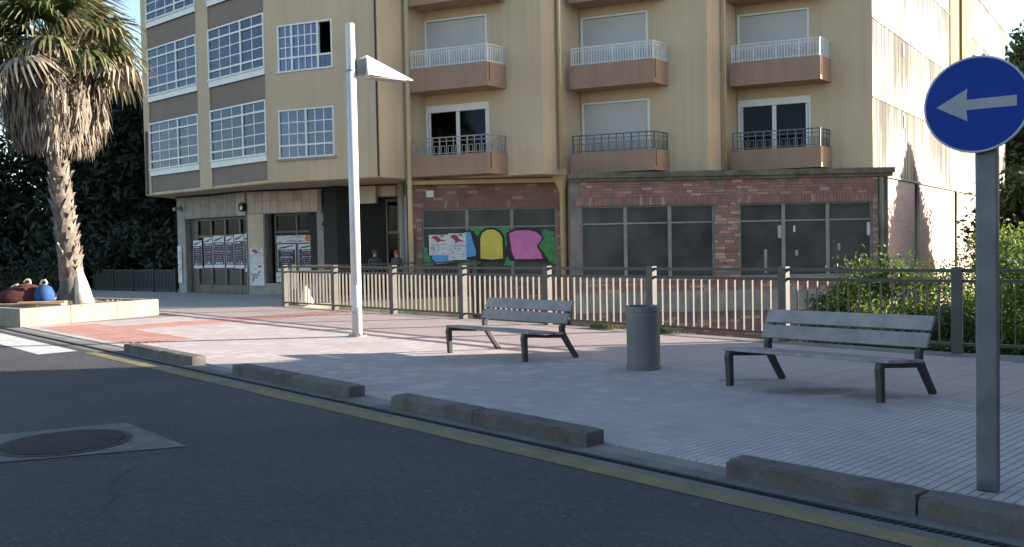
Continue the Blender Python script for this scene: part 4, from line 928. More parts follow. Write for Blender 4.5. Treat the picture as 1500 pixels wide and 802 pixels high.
# ------------------------------------------------------------------ bin
bn = thing('litter_bin', (1.66, 11.3, .012), 'dark grey cylindrical litter bin standing between the two benches', 'bin')
mb = MB(); mb.lathe((1.66, 11.3, .012), [(.2, 0), (.205, .03), (.209, .032), (.213, .70), (.212, .78), (.208, .785), (.195, .78), (.19, .6), (.185, .05), (0, .05)], 48); mb.build('body', M['bin_metal'], bn, smooth=False)
mb = MB(); mb.lathe((1.66, 11.3, .012), [(.2145, .735), (.2185, .74), (.2185, .80), (.212, .808), (.198, .806), (.196, .74)], 48); mb.build('rim', M['bin_metal'], bn)
mb = MB(); mb.lathe((1.66, 11.3, .012), [(.214, 0), (.218, .005), (.218, .035), (.212, .04)], 48); mb.build('base_ring', M['bin_metal'], bn)
# ------------------------------------------------------------------ lamp post
LPx, LPy = -2.86, 16.26
lp = thing('street_lamp', (LPx, LPy, .012), 'tall pale grey lamp post with a wedge-shaped lamp head', 'street lamp')
mb = MB(); mb.tube([(LPx, LPy, .03), (LPx, LPy, 4.86)], .092, 24); mb.build('pole', M['lamp_paint'], lp, smooth=True)
mb = MB(); mb.tube([(LPx, LPy, 4.861), (LPx, LPy, 5.68), (LPx, LPy, 5.71)], [.084, .084, .078], 24); mb.build('pole_top', M['lamp_paint'], lp, smooth=False)
mb = MB(); mb.tube([(LPx, LPy, 4.835), (LPx, LPy, 4.875)], .1, 24); mb.tube([(LPx, LPy, .45), (LPx, LPy, .47)], .0945, 24); mb.build('collar', M['pipe_grey'], lp)
mb = MB(); mb.tube([(LPx, LPy, .012), (LPx, LPy, .035)], .17, 24); mb.build('base_plate', M['pipe_grey'], lp)
lq = Plane((LPx, LPy), -12); mb = MB(); lq.box(mb, -.05, .05, .076, .094, .55, .95); mb.build('access_door', M['lamp_paint'], lp, bevel=.004)
for k in range(4): a = k * math.pi / 2 + .5; mb = MB(); c = Vector((LPx + math.cos(a) * .135, LPy + math.sin(a) * .135, .035)); mb.tube([c, c + Vector((0, 0, .03))], .014, 6); mb.build('bolt', M['drain_iron'], lp)
hd = Plane((LPx, LPy), 33)       # lamp head: wedge reaching to the right
def wedge(mb, s0, s1, zb0, zt0, zb1, zt1, h0, h1, mi=0):
    vs = [hd.p(s0, -h0, zb0), hd.p(s0, h0, zb0), hd.p(s0, h0 * .75, zt0), hd.p(s0, -h0 * .75, zt0), hd.p(s1, -h1, zb1), hd.p(s1, h1, zb1), hd.p(s1, h1, zt1), hd.p(s1, -h1, zt1)]
    mb.add(vs, [(0, 1, 2, 3), (7, 6, 5, 4), (1, 5, 6, 2), (3, 7, 4, 0), (2, 6, 7, 3), (0, 4, 5, 1)], mi)
mb = MB(); wedge(mb, .24, 1.20, 4.78, 5.14, 4.765, 4.785, .22, .10); mb.build('lamp_head', M['lamp_paint'], lp, bevel=.006)
mb = MB(); wedge(mb, .094, .238, 4.80, 5.05, 4.79, 5.10, .09, .12); mb.build('bracket', M['pipe_grey'], lp, bevel=.005)
mb = MB(); wedge(mb, .32, 1.04, 4.755, 4.777, 4.75, 4.762, .16, .14); mb.build('lens', M['lamp_lens'], lp)
# ------------------------------------------------------------------ traffic sign
sx, sy = 2.965, 5.53
ts = thing('traffic_sign', (sx, sy, .012), 'round blue traffic sign with a white arrow pointing left on a grey post', 'traffic sign')
pp = Plane((sx, sy), -38)
mb = MB(); pp.box(mb, -.062, .062, -.04, .04, .012, 2.60); post = mb.build('post', M['galv'], ts, bevel=.012)
dcx = Vector((sx - .098, sy - .055, 2.42)); fn = Vector((-.60, -.80, 0.0)).normalized(); fe = Vector((-fn.y, fn.x, 0)); R_ = .295
sgn = lambda a, b, w: dcx + fe * a + Vector((0, 0, b)) + fn * w
mb = MB(); N_ = 72
def disc(mb, r, w0, w1, mi=0):
    a = [sgn(r * math.cos(2 * math.pi * k / N_), r * math.sin(2 * math.pi * k / N_), w0) for k in range(N_)]; b = [sgn(r * math.cos(2 * math.pi * k / N_), r * math.sin(2 * math.pi * k / N_), w1) for k in range(N_)]
    fs = [tuple(range(N_, 2 * N_)), tuple(range(N_ - 1, -1, -1))] + [(k, (k + 1) % N_, N_ + (k + 1) % N_, N_ + k) for k in range(N_)]
    mb.add(a + b, fs, mi)
disc(mb, R_, -.03, .006); dk = mb.build('rim', M['sign_rim'], ts)
mb = MB(); disc(mb, R_ - .012, .0062, .0085); mb.build('face', M['sign_blue'], dk)
ar = [(-.222, 0.0), (-.045, .10), (-.05, .032), (.222, .032), (.222, -.032), (-.05, -.032), (-.045, -.10)]
mb = MB(); vs = [sgn(a, b, .0087) for a, b in ar] + [sgn(a, b, .0105) for a, b in ar]
mb.add(vs, [tuple(range(13, 6, -1))[::-1] if False else (7, 13, 12, 11, 10, 9, 8)] + [(k, (k + 1) % 7, 7 + (k + 1) % 7, 7 + k) for k in range(7)]); mb.build('arrow', M['sign_white'], dk)
mb = MB(); 
for z in (2.28, 2.56): mb.obox(sgn(-.07, z - 2.42 - .015, -.055), fe * .14, Vector((0, 0, .03)), fn * .024)
mb.build('clamp', M['galv'], ts)
for a in (-.02, .035): mb = MB(); mb.obox(sgn(a, R_ - .004, -.02), fe * .014, Vector((0, 0, .012)), fn * .02); mb.build('clip', M['sign_rim'], dk)

# ------------------------------------------------------------------ foliage helpers
def leaf_mesh(name, pts, size, m, tints, nrm=None, up=0.35, asp=0.5):
    """many small leaf faces (rhombs) at the given points"""
    n = len(pts); d = rng.normal(size=(n, 3)); d /= np.linalg.norm(d, axis=1)[:, None]
    nn = rng.normal(size=(n, 3)); nn[:, 2] += up
    if nrm is not None: nn += nrm * 1.2
    nn -= d * (nn * d).sum(1)[:, None]; nn /= np.linalg.norm(nn, axis=1)[:, None] + 1e-9
    b = np.cross(nn, d); sz = (size * rng.uniform(.6, 1.4, n))[:, None]
    V = np.stack([pts - d * sz, pts + b * sz * asp, pts + d * sz, pts - b * sz * asp], 1).reshape(-1, 3)
    me = bpy.data.meshes.new(name); me.vertices.add(4 * n); me.vertices.foreach_set('co', V.ravel())
    me.loops.add(4 * n); me.loops.foreach_set('vertex_index', np.arange(4 * n)); me.polygons.add(n)
    me.polygons.foreach_set('loop_start', np.arange(0, 4 * n, 4)); me.polygons.foreach_set('loop_total', np.full(n, 4)); me.update(calc_edges=True)
    a = me.attributes.new('tint', 'FLOAT', 'FACE'); a.data.foreach_set('value', np.clip(tints, 0.001, 1)); me.materials.append(m); return me
def clump_pts(nc, per, R, rc, flat=.8, shell=.55):
    c = rng.normal(size=(nc, 3)); c /= np.linalg.norm(c, axis=1)[:, None]; c *= (rng.uniform(shell, 1, nc) ** .7)[:, None]; c *= np.array(R)
    p = rng.normal(size=(nc * per, 3)) * rc * np.array((1, 1, flat)) * .55 + np.repeat(c, per, 0)
    return p, np.repeat(rng.uniform(.1, .75, nc), per) + rng.normal(size=nc * per) * .12, c
def broad_tree(name, x, y, zb, zt, r, label, group, m='leaf_mid', nc=46, per=200, leaf=.16, cat='tree'):
    t = thing(name, (x, y, zb), label, cat, group); h = zt - zb; cz = zb + h * .6
    p, ti, c = clump_pts(nc, per, (r, r, h * .40), r * .34); me = leaf_mesh('crown', p, leaf, M[m], ti); inst('crown', me, (x, y, cz), t)
    mb = MB(); mb.tube([(x, y, zb - .1), (x + .1, y, zb + h * .3), (x, y, cz)], [h * .03, h * .022, h * .01], 8)
    for k in range(9):
        q = Vector((x, y, cz)) + Vector(c[k]) * .85; mb.tube([(x + .06, y, zb + h * (.28 + .03 * k)), ((x + q.x) / 2, (y + q.y) / 2, (cz + q.z) / 2 - .1), q], [h * .012, h * .008, h * .003], 5)
    mb.build('trunk', M['bark'], t); return t
def conifer(name, x, y, zb, zt, r, label, group, m='leaf_dark', n=9000, leaf=.3, low=.06):
    t = thing(name, (x, y, zb), label, 'tree', group); h = zt - zb
    lay = int(h / .55); u = np.clip(rng.beta(1.0, 1.5, n), 0, 1); li = np.floor(u * lay) / lay; th = rng.uniform(0, 2 * np.pi, n)
    lobes = 1 + .22 * np.sin(th * 5 + li * 40) + .12 * np.sin(th * 9 + li * 91); rr = r * (1 - u) ** .8 * lobes * np.sqrt(rng.uniform(.15, 1, n)) + .1
    z = h * low + u * h * (1 - low) - rr * .22 + rng.normal(size=n) * .12
    p = np.stack([rr * np.cos(th), rr * np.sin(th), z], 1)
    me = leaf_mesh('crown', p, leaf, M[m], np.clip(.35 + rng.normal(size=n) * .25, 0, 1), up=.6, asp=.35); inst('crown', me, (x, y, zb), t)
    mb = MB(); mb.tube([(x, y, zb - .1), (x, y, zb + h * .95)], [h * .022, .02], 8); mb.build('trunk', M['bark'], t); return t
def bush(x, y, zb, r, h, label, m='leaf_bright', nc=46, per=420, leaf=.048, group='bushes behind the railing', name='bush'):
    t = thing(name, (x, y, zb), label, 'bush', group); cz = zb + h * .5
    p, ti, c = clump_pts(nc, per, (r, r, h * .46), min(r, h) * .33, shell=.3); inst('foliage', leaf_mesh('foliage', p, leaf, M[m], ti, asp=.42), (x, y, cz), t)
    mb = MB()
    for k in range(10): q = Vector((x, y, cz)) + Vector(c[k]) * .9; mb.tube([(x + .1 * math.cos(k), y + .1 * math.sin(k), zb - .05), ((x + q.x) / 2, (y + q.y) / 2, zb + h * .3), q], [.03, .02, .008], 5)
    mb.build('stem', M['bark'], t); return t
# right: bushes in the lower ground and trees beyond the building
bush(8.35, 19.2, -2.1, 1.35, 3.85, 'bright green bush against the brick corner of the building')
bush(7.0, 17.6, -2.1, 1.0, 2.9, 'lower green bush left of the bright one, its top just above the railing')
bush(6.9, 18.9, -2.1, .8, 3.15, 'flat-topped leafy bush below the right shop window')
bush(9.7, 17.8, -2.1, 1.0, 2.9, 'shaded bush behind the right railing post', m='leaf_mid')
bush(11.4, 19.6, -2.1, 1.4, 4.2, 'tall leafy bush to the right of the sign post')
bush(9.3, 16.2, -2.1, 1.2, 3.35, 'wide bush directly behind the sign post and railing', nc=60)
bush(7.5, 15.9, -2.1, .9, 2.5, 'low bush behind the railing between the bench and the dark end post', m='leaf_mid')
bush(11.2, 17.0, -2.1, 1.2, 3.4, 'sunlit bush at the right edge behind the railing')
TR = 'trees beyond the building'
broad_tree('leafy_tree', 36.6, 62, -2.1, 17.8, 3.4, 'tall leafy tree rising above the far end of the white side wall', TR, leaf=.24, nc=60)
broad_tree('leafy_tree', 33.2, 54.5, -2.1, 11.5, 2.9, 'leafy tree right of the white side wall, behind the sign', TR, leaf=.2, nc=60)
broad_tree('leafy_tree', 19.9, 32.2, -2.1, 4.3, 2.5, 'round sunlit tree behind the bushes at the right edge', TR, m='leaf_mid', leaf=.14)
broad_tree('leafy_tree', 40, 56, -2.1, 14, 4.2, 'leafy tree at the far right, outside the side wall', TR, leaf=.24, nc=50)
conifer('cypress', 22.4, 32.7, -2.1, 6.7, 4.4, 'pointed dark cypress beyond the right edge, shading the brick side wall', TR, m='leaf_mid', leaf=.32, n=26000)
broad_tree('leafy_tree', 35.2, 57, -2.1, 14, 2.8, 'leafy tree behind the sign post, lower than those around it', TR, leaf=.17)
mb = MB(); n = 2600     # ground cover in the lower ground and along the railing foot
p = np.stack([rng.uniform(6.6, 14, n), rng.uniform(13.5, 24, n), rng.uniform(-2.1, -1.5, n)], 1); k_ = p[:, 1] > 26.2 - 1.046 * (p[:, 0] + 6.6) + 1.0
gm_ = leaf_mesh('ground_cover', p[k_], .11, M['leaf_mid'], rng.uniform(.2, 1, k_.sum()), up=1.0); o = inst('ground_cover', gm_, (0, 0, 0)); o['kind'] = 'stuff'
mb = MB()
for k in range(900):
    g_ = random.gauss(0, .5); tt = random.choice((1.62, 1.75, 2.6, 2.75)) + g_ * .2; c = Vector((tt, 25.75 - (tt + 6.6) * 1.046 - .12, .01)) + Vector((random.gauss(0, .05), random.gauss(0, .05), 0))
    a = random.uniform(0, 6.28); h = random.uniform(.03, .16); b = Vector((math.cos(a), math.sin(a), 0)) * h * .6
    s_ = Vector((-b.y, b.x, 0)).normalized() * .006; mb.add([c - s_, c + s_, c + b + Vector((0, 0, h))], [(0, 1, 2)], 0, random.random())
mb.build('grass', M['grass'], kind='stuff')
# left: dark conifers behind the palm, a hedge and a dark fence
LT_ = 'dark trees behind the palm'
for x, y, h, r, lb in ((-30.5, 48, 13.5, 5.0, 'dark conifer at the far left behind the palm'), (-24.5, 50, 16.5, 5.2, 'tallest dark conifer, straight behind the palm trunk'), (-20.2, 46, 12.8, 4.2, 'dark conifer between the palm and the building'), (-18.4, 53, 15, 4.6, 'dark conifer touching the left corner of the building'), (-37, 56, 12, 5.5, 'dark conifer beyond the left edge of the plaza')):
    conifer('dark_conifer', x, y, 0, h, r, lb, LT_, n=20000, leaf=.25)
for x, y, r, h, lb in ((-20.6, 42.6, 1.7, 2.6, 'dark shrub behind the low dark fence, near the palm'), (-17.6, 41.2, 1.8, 3.0, 'dark shrub behind the middle of the low dark fence'), (-15.2, 40.2, 1.5, 2.7, 'dark shrub beside the left corner pillar of the shop')):
    bush(x, y, 0, r, h, lb, m='leaf_dark', leaf=.16, nc=30, per=120, group='shrubs behind the dark fence', name='shrub')
hb = thing('hedge', (-20.9, 38.5, 0), 'clipped dark box hedge behind the palm planter', 'hedge')
n = 5000; p = np.stack([rng.uniform(-2.4, 1.9, n), rng.uniform(-.5, .5, n), rng.uniform(0, 1.15, n)], 1)
inst('foliage', leaf_mesh('foliage', p, .09, M['leaf_dark'], rng.uniform(.1, .6, n)), (-20.9, 38.5, 0), hb)
mb = MB(); mb.box(-23.1, -19.2, 38.2, 38.8, 0, .95); mb.build('core', M['bark'], hb)
fp = Plane((-19.0, 40.4), -38.5); df = thing('metal_fence', (-19.0, 40.4, 0), 'low dark metal fence between the palm and the shop corner', 'fence')
for k in range(5): piece('post', M['hedge_metal'], fp, k * 1.68 - .04, k * 1.68 + .04, -.04, .04, 0, 1.0, df)
for z in (.08, .88): piece('rail', M['hedge_metal'], fp, .0, 6.75, -.02, .02, z, z + .05, df)
for k in range(62): piece('bar', M['hedge_metal'], fp, .06 + k * .108, .125 + k * .108, -.012, .012, .05, .93, df)
# far end of the side street: a grey building, its fence and a dark car
fb = thing('grey_building', (-66, 124, 0), 'pale grey building in the shade at the far end of the side street', 'building')
mb = MB(); mb.box(-95, -40, 124, 134, 0, 7); mb.build('wall', M['far_wall'], fb)
for k in range(9): piece('window', M['dusty_glass'], Plane((0, 124), 0), -66 + k * 2.6, -64.6 + k * 2.6, .0, .06, .6, 2.6, fb)
for k in range(9): piece('pilaster', M['far_wall'], Plane((0, 124), 0), -67 + k * 2.6, -66.6 + k * 2.6, .0, .25, 0, 4, fb)
mb = MB(); mb.box(-80, -38, 100.5, 102.5, 0.0, .14); mb.build('far_kerb', M['cream_stone'], kind='structure')  # pale strip whose colour stands for sunlight across the far street
car = thing('parked_car', (-55.7, 95, .015), 'dark car parked at the far end of the side street', 'car')
cx_, cy_ = -55.7, 95
prof = [(-2.1, .3), (-2.15, .75), (-1.5, .95), (-.9, 1.42), (.7, 1.45), (1.5, 1.0), (2.05, .85), (2.1, .3)]
mb = MB(); nn_ = len(prof)
mb.add([(cx_ + a, cy_ - .85, b) for a, b in prof] + [(cx_ + a, cy_ + .85, b) for a, b in prof], [tuple(range(nn_)), tuple(range(2 * nn_ - 1, nn_ - 1, -1))] + [(i, nn_ + i, nn_ + (i + 1) % nn_, (i + 1) % nn_) for i in range(nn_)])
mb.build('body', M['car_paint'], car, bevel=.06)
mb = MB(); mb.add([(cx_ + a, cy_ - .865, b) for a, b in ((-1.3, .98), (-.82, 1.36), (.62, 1.38), (1.2, 1.0))], [(0, 1, 2, 3)]); mb.build('side_window', M['dusty_glass'], car)
for a in (-1.35, 1.3):
    mb = MB(); mb.tube([(cx_ + a, cy_ - .88, .33), (cx_ + a, cy_ - .66, .33)], .32, 18); mb.build('wheel', M['tyre'], car)

# ------------------------------------------------------------------ planter, palm and bags
pc = [(-11.07, 19.9), (-9.2, 23.05), (-12.9, 25.4), (-14.6, 22.4)]
pt_ = thing('planter', (-12, 22.5, 0), 'low cream stone planter around the palm', 'planter')
def ring(i, t=.22):
    a, b = Vector(pc[i]), Vector(pc[(i + 1) % 4]); L_ = (b - a).length; pl = Plane(pc[i], math.degrees(math.atan2((b - a).y, (b - a).x))); return pl, L_
for i in range(4):
    pl, L_ = ring(i); n = max(2, round(L_ / 1.3)); 
    for k in range(n):
        a, b = L_ * k / n + .003 + (.0 if k else .0), L_ * (k + 1) / n - .003 - (.22 if k == n - 1 else 0)
        z = .42 - .02 * 0
        mb = MB(); pl.box(mb, a, b, -.22, 0, 0, z); mb.build('stone', M['cream_stone'], pt_, bevel=.012)
mb = MB(); mb.prism([(-11.15, 20.15), (-9.45, 23.0), (-12.85, 25.1), (-14.3, 22.5)], .0, .38); mb.build('soil', M['soil'], pt_)
p = rng.normal(size=(500, 3)) * np.array((.55, .6, .012)) + np.array((-11.2, 22.6, .39)); o = inst('leaf_litter', leaf_mesh('leaf_litter', p, .035, M['dead_leaf'], rng.uniform(.1, .9, 500), up=3), (0, 0, 0)); o['kind'] = 'stuff'
for k, (x, y, a, l, lb) in enumerate(((-12.15, 21.3, -58, 1.5, 'longer weathered plank lying on the planter edge below the bags'), (-11.75, 21.1, -40, 1.05, 'shorter pale plank across the other one on the planter edge'))):
    pl = Plane((x, y), a + 50); mb = MB(); z = .421 + k * .047; pl.box(mb, 0, l, -.12, .12, z, z + .045); tag(mb.build('plank', M['plank'], bevel=.005), lb, 'plank', 'planks on the planter')
px, py = -10.98, 22.3
pm = thing('palm_tree', (px, py, .38), 'fan palm with a thick skirt of dead hanging leaves', 'palm tree')
axis = lambda z: Vector((px - .36 * ((z - .38) / 3.8) ** .9 * (1 if z < 4.2 else 1), py, z)) if z > .38 else Vector((px, py, z))
mb = MB(); zs = np.linspace(.3, 6.9, 56); n = 18; vs = []
for i, z in enumerate(zs):
    c = axis(min(z, 4.6)); c.z = z; r = .235 + .20 * math.exp(-(z - .35) / .35) + .05 * math.exp(-(z - .35) / 1.4)
    for k in range(n):
        th = 2 * math.pi * k / n; q = r * (1 + .06 * math.sin(i * 2.1 + k * 2.7) + .05 * math.sin(i * 1.3 + th * 3)); vs.append(c + Vector((math.cos(th) * q, math.sin(th) * q, 0)))
mb.add(vs, [(i * n + k, i * n + (k + 1) % n, (i + 1) * n + (k + 1) % n, (i + 1) * n + k) for i in range(len(zs) - 1) for k in range(n)])
tk = mb.build('trunk', M['trunk'], pm, smooth=True)
# cut leaf bases wound round the trunk
bmesh_ = MB(); bmesh_.add([(-.07, 0, 0), (.07, 0, 0), (.045, -.05, .16), (-.045, -.05, .16), (0, -.09, .30), (-.06, .03, 0), (.06, .03, 0), (0, .0, .26)], [(0, 1, 2, 3), (3, 2, 4), (1, 6, 2), (6, 7, 4, 2), (0, 3, 5), (5, 3, 4, 7)])
bme = bpy.data.meshes.new('leaf_base'); bme.from_pydata(bmesh_.v, [], bmesh_.f); bme.materials.append(M['boot'])
for k in range(150):
    z = .75 + k * .0235; th = k * 2.4 + random.uniform(-.2, .2); c = axis(z); r = .225 + .05 * math.exp(-(z - .35) / 1.4)
    o = inst('leaf_base', bme, c + Vector((math.cos(th) * r, math.sin(th) * r, 0)), tk, (random.uniform(.5, .9),) * 3); o.rotation_euler = (random.uniform(-.25, .25), random.uniform(-.25, .25) , th + math.pi / 2 + random.uniform(-.3, .3))
mb = MB(); mb.tube([(px + .28, py - .18, .36), (px + .2, py - .12, .8), (px + .1, py - .06, 1.25)], [.26, .19, .1], 10); mb.build('buttress', M['limewash'], pm, smooth=True)
# skirt of dead leaves
cxp = px - .40; mb = MB()
def skirt_r(z): return np.interp(z, [4.0, 4.5, 5.1, 5.7, 6.3, 7.0], [.42, .82, 1.12, 1.14, .95, .4])
for k in range(5200):
    z = random.uniform(4.55, 6.8); th = random.uniform(0, 6.283); R0 = skirt_r(z) * random.uniform(.72, 1.04) * (1 + .10 * math.sin(th * 5) + .06 * math.sin(th * 11 + 1))
    if math.cos(th) < -.3: z += .1
    e = Vector((math.cos(th), math.sin(th), 0)); t = Vector((-e.y, e.x, 0)); c = Vector((cxp, py, z)) + e * R0
    L_ = random.uniform(.25, .75); L_ = min(L_, z - 4.12 + .25 * random.random()); dr = Vector((0, 0, -1)) + e * random.uniform(-.34, .22) + t * random.uniform(-.25, .25); dr.normalize()
    w = t * random.uniform(.012, .03) + e * random.uniform(-.015, .015); m1 = c + dr * L_ * .5 + e * random.uniform(-.02, .05); e1 = c + dr * L_
    ti = min(1, max(.01, random.gauss(.5, .27))); mb.add([c - w, c + w, m1 + w * .9, m1 - w * .9, e1 + w * .15, e1 - w * .15], [(0, 1, 2, 3), (3, 2, 4, 5)], 0, ti)
mb.tube([(cxp, py, 4.3), (cxp, py, 4.9), (cxp, py, 6.2), (cxp, py, 6.9)], [.36, .75, .8, .4], 14, tint=.001)
mb.build('dead_leaf_skirt', M['dead_leaf'], pm, kind='stuff')
# living fronds
def frond_mesh(seed, dead=False):
    rr = random.Random(seed); mb = MB(); pet = rr.uniform(.75, 1.05); droop = rr.uniform(.25, .55)
    mb.tube([(0, 0, 0), (pet * .5, 0, .06), (pet, 0, .0)], [.022, .016, .012], 5, tint=.45)
    n = 30
    for k in range(n):
        a = -2.05 + 4.1 * k / (n - 1); Ls = (1.0 - .32 * abs(a) / 2.05) * rr.uniform(.85, 1.08) * 1.12; d = Vector((math.cos(a), math.sin(a), 0)); t = Vector((-d.y, d.x, 0)); o = Vector((pet, 0, 0))
        w = [.012, .038, .026, .004]; pts = []
        for i, u in enumerate((0, .45, .75, 1.0)):
            z = .10 * math.sin(u * 2.2) - droop * u ** 2.6 * (1 + .5 * rr.random()) * 1.1 + .05 * math.cos(a * 2) * u
            q = o + d * Ls * u * (1 - .12 * u) + Vector((0, 0, z)); pts += [q - t * w[i] + Vector((0, 0, .014 * (k % 2))), q + t * w[i]]
        ti = min(.99, max(.02, rr.gauss(.35, .17)))
        mb.add(pts, [(0, 1, 3, 2), (2, 3, 5, 4)], 0, ti); mb.add(pts[4:], [(0, 1, 3, 2)], 0, min(.99, ti + .25))
    me = bpy.data.meshes.new('frond'); me.from_pydata(mb.v, [], mb.f); me.materials.append(M['dead_leaf' if dead else 'palm_leaf'])
    a = me.attributes.new('tint', 'FLOAT', 'FACE'); a.data.foreach_set('value', mb.t); return me
fm = [frond_mesh(s) for s in range(5)]; fd = [frond_mesh(s + 20, True) for s in range(2)]
for k in range(56):
    az = k * 2.39996; u = k / 55; elv = rad(-14 + 100 * u ** 1.1) + random.uniform(-.12, .12); c = Vector((cxp + math.cos(az) * .22 * (1 - u), py + math.sin(az) * .22 * (1 - u), 6.45 + .95 * u))
    o = inst('frond', random.choice(fd) if k < 3 else random.choice(fm), c, pm, (random.uniform(.9, 1.22),) * 3); o.rotation_euler = (random.uniform(-.35, .35), -elv, az)
# bags on the planter
def bag(name, c, prof, sc, m_, label, handle, rz=0):
    t = thing(name, c, label, 'bag'); mb = MB(); mb.lathe((0, 0, 0), prof, 20)
    mb.v = [(x * sc[0] * (1 + .07 * math.sin(z * 19 + x * 5)) * math.cos(rz) - y * sc[1] * math.sin(rz) + c[0], x * sc[0] * math.sin(rz) + y * sc[1] * math.cos(rz) + c[1], z + c[2]) for x, y, z in mb.v]
    mb.build('body', M[m_], t, smooth=True)
    for hp in handle: h = MB(); h.tube([Vector(c) + Vector(q) for q in hp], .026, 8); h.build('handle', M['strap'], t, smooth=True)
    return t
bag('bag', (-11.95, 21.75, .47), [(0, 0), (.45, .0), (.5, .08), (.46, .2), (.34, .33), (.16, .43), (0, .46)], (1.25, .6), 'maroon', 'slumped dark red bag with cream straps beside the palm trunk',
    [[(-.35, -.1, .30), (-.22, -.14, .40), (-.1, -.12, .46)], [(.05, -.12, .5), (.12, -.14, .56), (.2, -.14, .55), (.22, -.14, .48), (.14, -.14, .45)]], .5)
bag('bag', (-11.45, 21.7, .47), [(0, 0), (.2, 0), (.245, .1), (.24, .25), (.17, .36), (.06, .43), (0, .44)], (.95, .8), 'blue_cloth', 'round blue bag with a cream handle against the palm trunk',
    [[(-.04, -.1, .44), (.02, -.13, .53), (.1, -.13, .54), (.14, -.13, .47), (.07, -.12, .42)]])

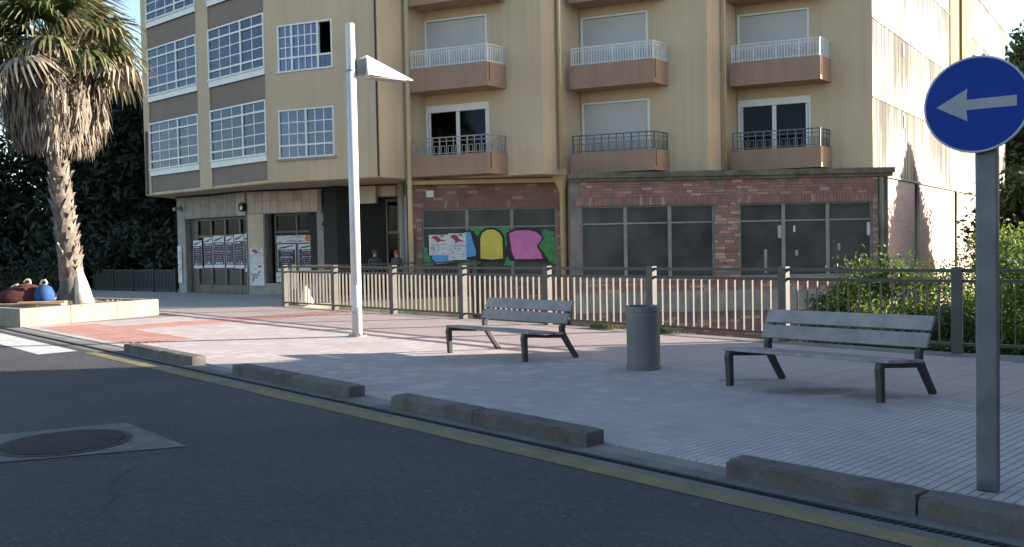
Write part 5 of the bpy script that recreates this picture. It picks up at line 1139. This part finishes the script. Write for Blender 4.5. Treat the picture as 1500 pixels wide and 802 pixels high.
# ------------------------------------------------------------------ two people by the entrance
def person(x, y, h, face, label, shirt, cap=None):
    t = thing('person', (x, y, .01), label, 'person', 'people by the entrance'); k = h / 1.75
    J = dict(pel=(0, 0, .95), sp=(0, .01, 1.15), ch=(0, 0, 1.36), nk=(0, 0, 1.49), hb=(0, -.01, 1.55), hm=(0, -.02, 1.64), ht=(0, -.01, 1.73),
             hl=(.1, 0, .9), kl=(.11, -.02, .5), al=(.11, .02, .09), tl=(.12, -.15, .04), hr=(-.1, 0, .9), kr=(-.11, -.02, .5), ar=(-.11, .02, .09), tr=(-.12, -.15, .04),
             sl=(.18, 0, 1.41), el=(.24, .02, 1.13), wl=(.23, -.08, .9), pl_=(.23, -.11, .82), sr=(-.18, 0, 1.41), er=(-.24, .02, 1.13), wr=(-.23, -.08, .9), pr_=(-.23, -.11, .82))
    Rd = dict(pel=.135, sp=.12, ch=.135, nk=.055, hb=.07, hm=.088, ht=.06, hl=.085, kl=.058, al=.042, tl=.035, hr=.085, kr=.058, ar=.042, tr=.035, sl=.06, el=.042, wl=.03, pl_=.032, sr=.06, er=.042, wr=.03, pr_=.032)
    Ed = ['pel-sp', 'sp-ch', 'ch-nk', 'nk-hb', 'hb-hm', 'hm-ht', 'pel-hl', 'hl-kl', 'kl-al', 'al-tl', 'pel-hr', 'hr-kr', 'kr-ar', 'ar-tr', 'ch-sl', 'sl-el', 'el-wl', 'wl-pl_', 'ch-sr', 'sr-er', 'er-wr', 'wr-pr_']
    names = list(J); c_, s_ = math.cos(face), math.sin(face); rot = lambda p: ((p[0] * c_ - p[1] * s_) * k, (p[0] * s_ + p[1] * c_) * k, p[2] * k)
    me = bpy.data.meshes.new('body'); me.from_pydata([rot(J[n]) for n in names], [tuple(names.index(q) for q in e.split('-')) for e in Ed], [])
    fing = []
    o = bpy.data.objects.new('body', me); COL.objects.link(o); place(o, (x, y, .01), t)
    sk = o.modifiers.new('skin', 'SKIN'); sk.use_smooth_shade = True
    for i, n in enumerate(names): me.skin_vertices[0].data[i].radius = (Rd[n] * k,) * 2
    me.skin_vertices[0].data[0].use_root = True
    sb = o.modifiers.new('sub', 'SUBSURF'); sb.levels = sb.render_levels = 1
    # colours by height: skin above the collar and on the hands, clothes elsewhere
    m = bpy.data.materials.new('clothes'); m.use_nodes = True; nt = m.node_tree; b = nt.nodes['Principled BSDF']; tc = nt.nodes.new('ShaderNodeTexCoord'); sp_ = nt.nodes.new('ShaderNodeSeparateXYZ'); cr_ = nt.nodes.new('ShaderNodeValToRGB'); dv = nt.nodes.new('ShaderNodeMath'); dv.operation = 'DIVIDE'; dv.inputs[1].default_value = h
    nt.links.new(tc.outputs['Object'], sp_.inputs[0]); nt.links.new(sp_.outputs[2], dv.inputs[0]); nt.links.new(dv.outputs[0], cr_.inputs[0]); nt.links.new(cr_.outputs[0], b.inputs[0])
    cr_.color_ramp.interpolation = 'CONSTANT'; el = cr_.color_ramp.elements; el[0].color = (.02, .02, .02, 1); el[1].position = .06; el[1].color = (.025, .028, .04, 1)
    for pos, cc in ((.55, shirt), (.855, (.45, .26, .19))): q = el.new(pos); q.color = (*cc, 1)
    me.materials.append(m)
    hc = Vector((x, y, .01)) + Vector(rot((0, .015, 1.665)))
    mb = MB(); mb.lathe(hc, [(.105 * k, -.06 * k), (.115 * k, 0), (.10 * k, .06 * k), (.055 * k, .10 * k), (0, .115 * k)], 16); mb.build('cap' if cap else 'hair', M[cap or 'hair'], t, smooth=True)
    f_ = Vector((x, y, .01)) + Vector(rot((0, -.105, 1.63))); mb = MB(); mb.lathe(f_, [(.0, -.02), (.016, -.01), (.012, .02), (0, .03)], 6); mb.build('nose', M['skin'], t)
    for sx_ in (-.035, .035): f_ = Vector((x, y, .01)) + Vector(rot((sx_, -.098, 1.655))); mb = MB(); mb.lathe(f_, [(0, -.01), (.012, 0), (0, .01)], 6); mb.build('eye', M['black'], t)
    for sx_ in (-1, 1):
        for q in range(5):
            a = Vector((x, y, .01)) + Vector(rot((sx_ * (.23 + .0), -.13 + q * .02, .80 if q < 4 else .86))); e = a + Vector(rot((-sx_ * .015, -.01 - .03 * (q == 4), -.085 + .012 * abs(q - 1.5))))
            mb = MB(); mb.tube([a, (a + e) / 2, e], [.009, .008, .006], 6); mb.build('finger', M['skin'], t, smooth=True)
    return t
person(-4.55, 29.55, 1.58, .3, 'person with brown hair in dark clothes by the entrance, head above the railing', (.03, .03, .035))
person(-3.80, 29.3, 1.55, -.4, 'person in a red cap and dark clothes at the right side of the entrance', (.04, .03, .03), 'red_cloth')

# ------------------------------------------------------------------ building across the side, right of the frame: it shades the road and the plaza
ob = thing('corner_building', (22, 4, 0), 'plain rendered building with regular windows on the right, outside the picture', 'building')
def shade_at(x0, y): return y + .0875 * (x0 + 7)
mb = MB(); mb.box(13.4, 34, -60, 14.15, -2.2, 10.5); mb.build('wall', M['render_grey'], ob)
for y0, y1, h in ((14.152, 14.40, 4.2), (14.402, 14.90, 3.05), (14.902, 15.6, 2.35)): mb = MB(); mb.box(13.4, 30, y0, y1, -2.2, h); mb.build('annex', M['render_grey'], ob)  # unseen blocks added in steps to shape the shadow edge on the plaza
mb = MB(); mb.box(13.2, 34.2, -60.2, 14.14, 10.502, 10.75); mb.build('cornice', M['concrete'], ob)
ol = Plane((13.4, -58), 90)
ol.n = Vector((-1, 0, 0))
for k in range(18):
    for j in range(3):
        piece('window', M['dusty_glass'], ol, 2 + k * 3.8, 3.5 + k * 3.8, .0, .03, 1.2 + j * 3, 2.8 + j * 3, ob); piece('sill', M['concrete'], ol, 1.9 + k * 3.8, 3.6 + k * 3.8, .0, .1, 1.12 + j * 3, 1.195 + j * 3, ob)
